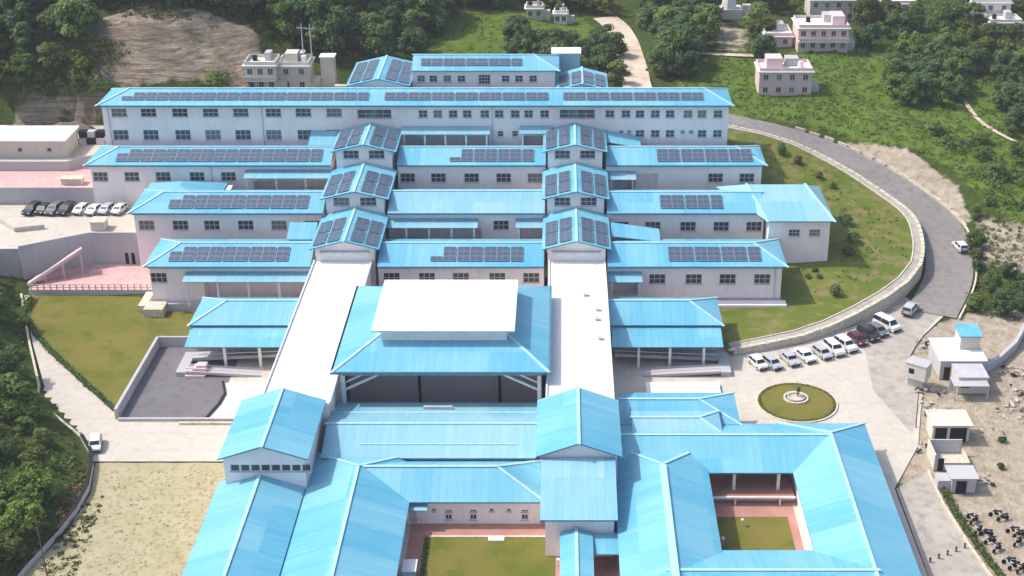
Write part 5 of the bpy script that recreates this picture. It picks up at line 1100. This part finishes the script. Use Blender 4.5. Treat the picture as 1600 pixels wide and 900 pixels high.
wood([(690, -30), (940, -30), (950, 40), (900, 20), (720, 8)], 4.2, ['dark', 'broad'], .75, 1.1, '%s tree along the top of the bright hill meadow', 'trees above the meadow', 500, 30, HS)
wood([(780, 62), (830, 55), (850, 82), (960, 70), (975, 135), (900, 130), (800, 90)], 3.6, ['dark', 'dark', 'broad'], .55, .85, '%s tree between the meadow and the back wards', 'trees below the meadow', 400, 22, HS)
wood([(1010, -30), (1100, -30), (1105, 60), (1085, 130), (1040, 130), (1020, 60), (1000, 20)], 3.8, ['dark', 'broad', 'dark'], .75, 1.1, '%s tree right of the sandy track', 'trees beside the sandy track', 500, 34, HS)
wood([(1160, -30), (1620, -30), (1620, 130), (1480, 125), (1420, 95), (1340, 85), (1345, 30), (1250, 15), (1185, 60), (1170, 20)], 4.0, ['dark', 'broad', 'olive', 'broad', 'bright'], .75, 1.15, '%s tree in the belt of wood at the top right', 'trees of the upper right wood', 1200, 50, HS)
wood([(1390, 110), (1490, 105), (1500, 165), (1390, 165)], 3.2, ['broad', 'dark'], .6, .9, '%s tree in the clump standing out on the right field', 'trees of the field clump', 300, 16, HS)
wood([(1560, 130), (1640, 120), (1640, 215), (1580, 210)], 3.4, ['dark'], .7, 1., '%s tree at the far right edge of the field', 'trees at the right field edge', 200, 6, HS)
wood([(1185, 78), (1205, 82), (1200, 100), (1188, 98)], 2.5, ['dark'], .7, .8, '%s tree in front of the low pink house wing', 'trees by the pink houses', 40, 3, HS)
wood([(1420, 200), (1600, 215), (1640, 330), (1560, 330), (1480, 270)], 5.5, ['bright', 'broad'], .28, .5, '%s small tree scattered on the lower right field', 'small trees on the right field', 200, 9)
wood([(1500, 300), (1530, 330), (1540, 400), (1600, 430), (1640, 480), (1560, 480), (1520, 420)], 3.2, ['olive', 'broad', 'dark'], .3, .55, '%s small tree outside the road bend', 'small trees outside the bend', 200, 8)
wood([(1540, 440), (1640, 420), (1640, 500), (1560, 520), (1500, 488)], 3.0, ['broad', 'dark'], .35, .55, '%s low tree behind the cream unfinished house', 'low trees behind the unfinished house', 120, 5)
# left edge
wood([(-60, 410), (-6, 410), (0, 470), (8, 540), (28, 600), (40, 650), (-60, 650)], 3.2, ['dark', 'dark', 'broad'], .6, .95, '%s tree overhanging the left driveway', 'trees over the left driveway', 300, 14)
wood([(-60, 650), (60, 655), (100, 700), (120, 745), (60, 780), (-60, 780)], 3.4, ['dark', 'olive', 'broad'], .35, .6, '%s tree on the slope above the curved wall', 'trees on the lower left slope', 200, 11)
wood([(-60, 780), (60, 770), (70, 820), (20, 880), (-60, 920)], 2.8, ['bright', 'olive', 'bright'], .5, .72, '%s tree on the slope at the lower left corner', 'trees of the lower left corner', 200, 14)
wood([(60, 165), (130, 100), (150, 120), (110, 165)], 2.6, ['broad', 'olive', 'bright'], .35, .5, '%s small tree at the foot of the bare rock slope', 'small trees below the rock', 120, 12)
wood([(120, 52), (190, 60), (180, 82), (140, 78)], 2.6, ['bright', 'olive'], .4, .55, '%s small tree growing across the bare rock slope', 'small trees on the rock', 60, 7)
for px, py, lab in ((340, 138, 'pale net covered bush left of the cream hill houses'),):
    x, y, z = ground(px, py); shrub('bush', lab, x, y, 3.0, 3.6, M['leafbright'], 400, .7)

# uncountable growth: scrub on the fields, tufts of grass, flowers on the bank
def scatter(name, label, polys, n, rmin, rmax, per, sz, mat, zf=None, flatz=.6):
    mb = MB(); rn = random.Random(len(name) + n)
    for P in polys:
        P = np.array(P, float); x0, y0 = P.min(0); x1, y1 = P.max(0)
        c = np.array([(rn.uniform(x0, x1), rn.uniform(y0, y1)) for _ in range(n * 2)]); c = c[inside(c, P)][:n]
        if not len(c): continue
        Z = terrain(c) if zf is None else zf(c)
        for (x, y), z in zip(c, Z): r = rn.uniform(rmin, rmax) ** 1.0; leafball(mb, (x, y, z + r * flatz * .3), r, per, sz, rn, flatz)
    o = link(name, mb.mesh(name, mat)); o['kind'] = 'stuff'; o['label'] = label; o['category'] = 'plants'
scatter('field_scrub', 'low green scrub spread over the right hand field', [FIELD2], 2400, .3, .9, 11, .5, leaf_mat('field_leaves', (.09, .165, .02), (.15, .225, .034), (.23, .29, .06)), None, .35)
scatter('dark_scrub', 'rounded green bushes spread over the right hand field', [gpoly([(1440, 200), (1500, 215), (1640, 240), (1640, 340), (1560, 325), (1495, 255)])], 60, .9, 2.2, 60, .6, M['leaf'])
scatter('meadow_tufts', 'pale grass tufts on the hill meadow', [FIELD1], 260, .3, .8, 14, .4, M['leafbright'])
scatter('bank_weeds', 'weeds growing on the grassy bank beside the road', [[(38, 214), (50, 220), (60, 230), (62, 245), (52, 262), (40, 272), (34, 262), (48, 250), (48, 226)]], 220, .15, .4, 10, .25, M['leaf'], lambda c: bankz(c))
scatter('roadside_weeds', 'olive weeds and dry scrub outside the road bend', [gpoly([(1525, 340), (1640, 350), (1640, 500), (1560, 500), (1500, 480), (1522, 430)])], 260, .3, .9, 16, .4, M['leafolive'])
scatter('hill_undergrowth', 'undergrowth on the left slopes', [gpoly([(-60, 640), (70, 640), (125, 700), (135, 760), (90, 830), (20, 900), (-60, 900)]), gpoly([(-60, 400), (25, 400), (50, 560), (50, 640), (-60, 640)]), gpoly([(0, 195), (60, 165), (130, 120), (190, 140), (110, 190)])], 420, .3, .9, 18, .4, M['leaf'])
scatter('dry_tufts', 'straw coloured tufts on the dry lawn', [[(-62.4, 166), (-62, 152), (-64, 130), (-45.8, 130), (-45.8, 167)]], 700, .1, .25, 5, .26, leaf_mat('straw', (.40, .34, .17), (.50, .43, .24), (.58, .52, .33)), flat(0.0), .18)
scatter('wall_weeds', 'green weeds at the lower left of the dry lawn', [[(-62.6, 160), (-60.5, 160), (-58, 138), (-64, 132), (-63.5, 150)]], 150, .2, .5, 14, .3, M['leafolive'], flat(.05))
scatter('red_flowers', 'salmon red flowering plants along the curved wall', [[(-65.2, 166), (-63.6, 163), (-63.4, 154), (-65.6, 154), (-66, 160)]], 40, .25, .5, 18, .26, M['petal'])
scatter('wood_undergrowth', 'bushy undergrowth below the trees of the hill wood', [gpoly([(-40, -30), (400, -30), (410, 35), (330, 16), (200, 8), (118, 40), (150, 85), (118, 125), (60, 160), (-40, 190)]), gpoly([(400, -30), (720, -30), (690, 60), (640, 90), (540, 95), (480, 90), (405, 66)]), gpoly([(1160, -30), (1620, -30), (1620, 130), (1480, 125), (1420, 95), (1340, 85), (1345, 30), (1250, 15)])], 420, .8, 1.9, 34, .6, M['leaf'])
scatter('rock_scrub', 'olive scrub on the edges of the bare rock slope', [gpoly([(60, 170), (125, 95), (190, 60), (200, 80), (150, 130), (90, 170)]), gpoly([(180, 20), (330, 14), (410, 50), (380, 62), (320, 40), (200, 38)])], 130, .4, 1.1, 24, .5, M['leafolive'])

# ------------------------------------------------------------------ the air over the valley
hz = bpy.data.meshes.new('haze'); bm = bmesh.new(); bmesh.ops.create_cube(bm, size=1); bmesh.ops.scale(bm, vec=(1090, 1210, 130), verts=bm.verts); bmesh.ops.translate(bm, vec=(0, 520, 52), verts=bm.verts); bm.to_mesh(hz); bm.free()
mh = bpy.data.materials.new('haze_air'); mh.use_nodes = True; nt = mh.node_tree; nt.nodes.remove(nt.nodes['Principled BSDF'])
pv = nt.nodes.new('ShaderNodeVolumePrincipled'); pv.inputs['Color'].default_value = (.86, .90, .95, 1); pv.inputs['Density'].default_value = .00017; nt.links.new(pv.outputs[0], nt.nodes['Material Output'].inputs['Volume'])
hz.materials.append(mh); ho = link('haze', hz); ho['kind'] = 'stuff'; ho['label'] = 'thin pale summer haze over the whole valley'; ho['category'] = 'haze'
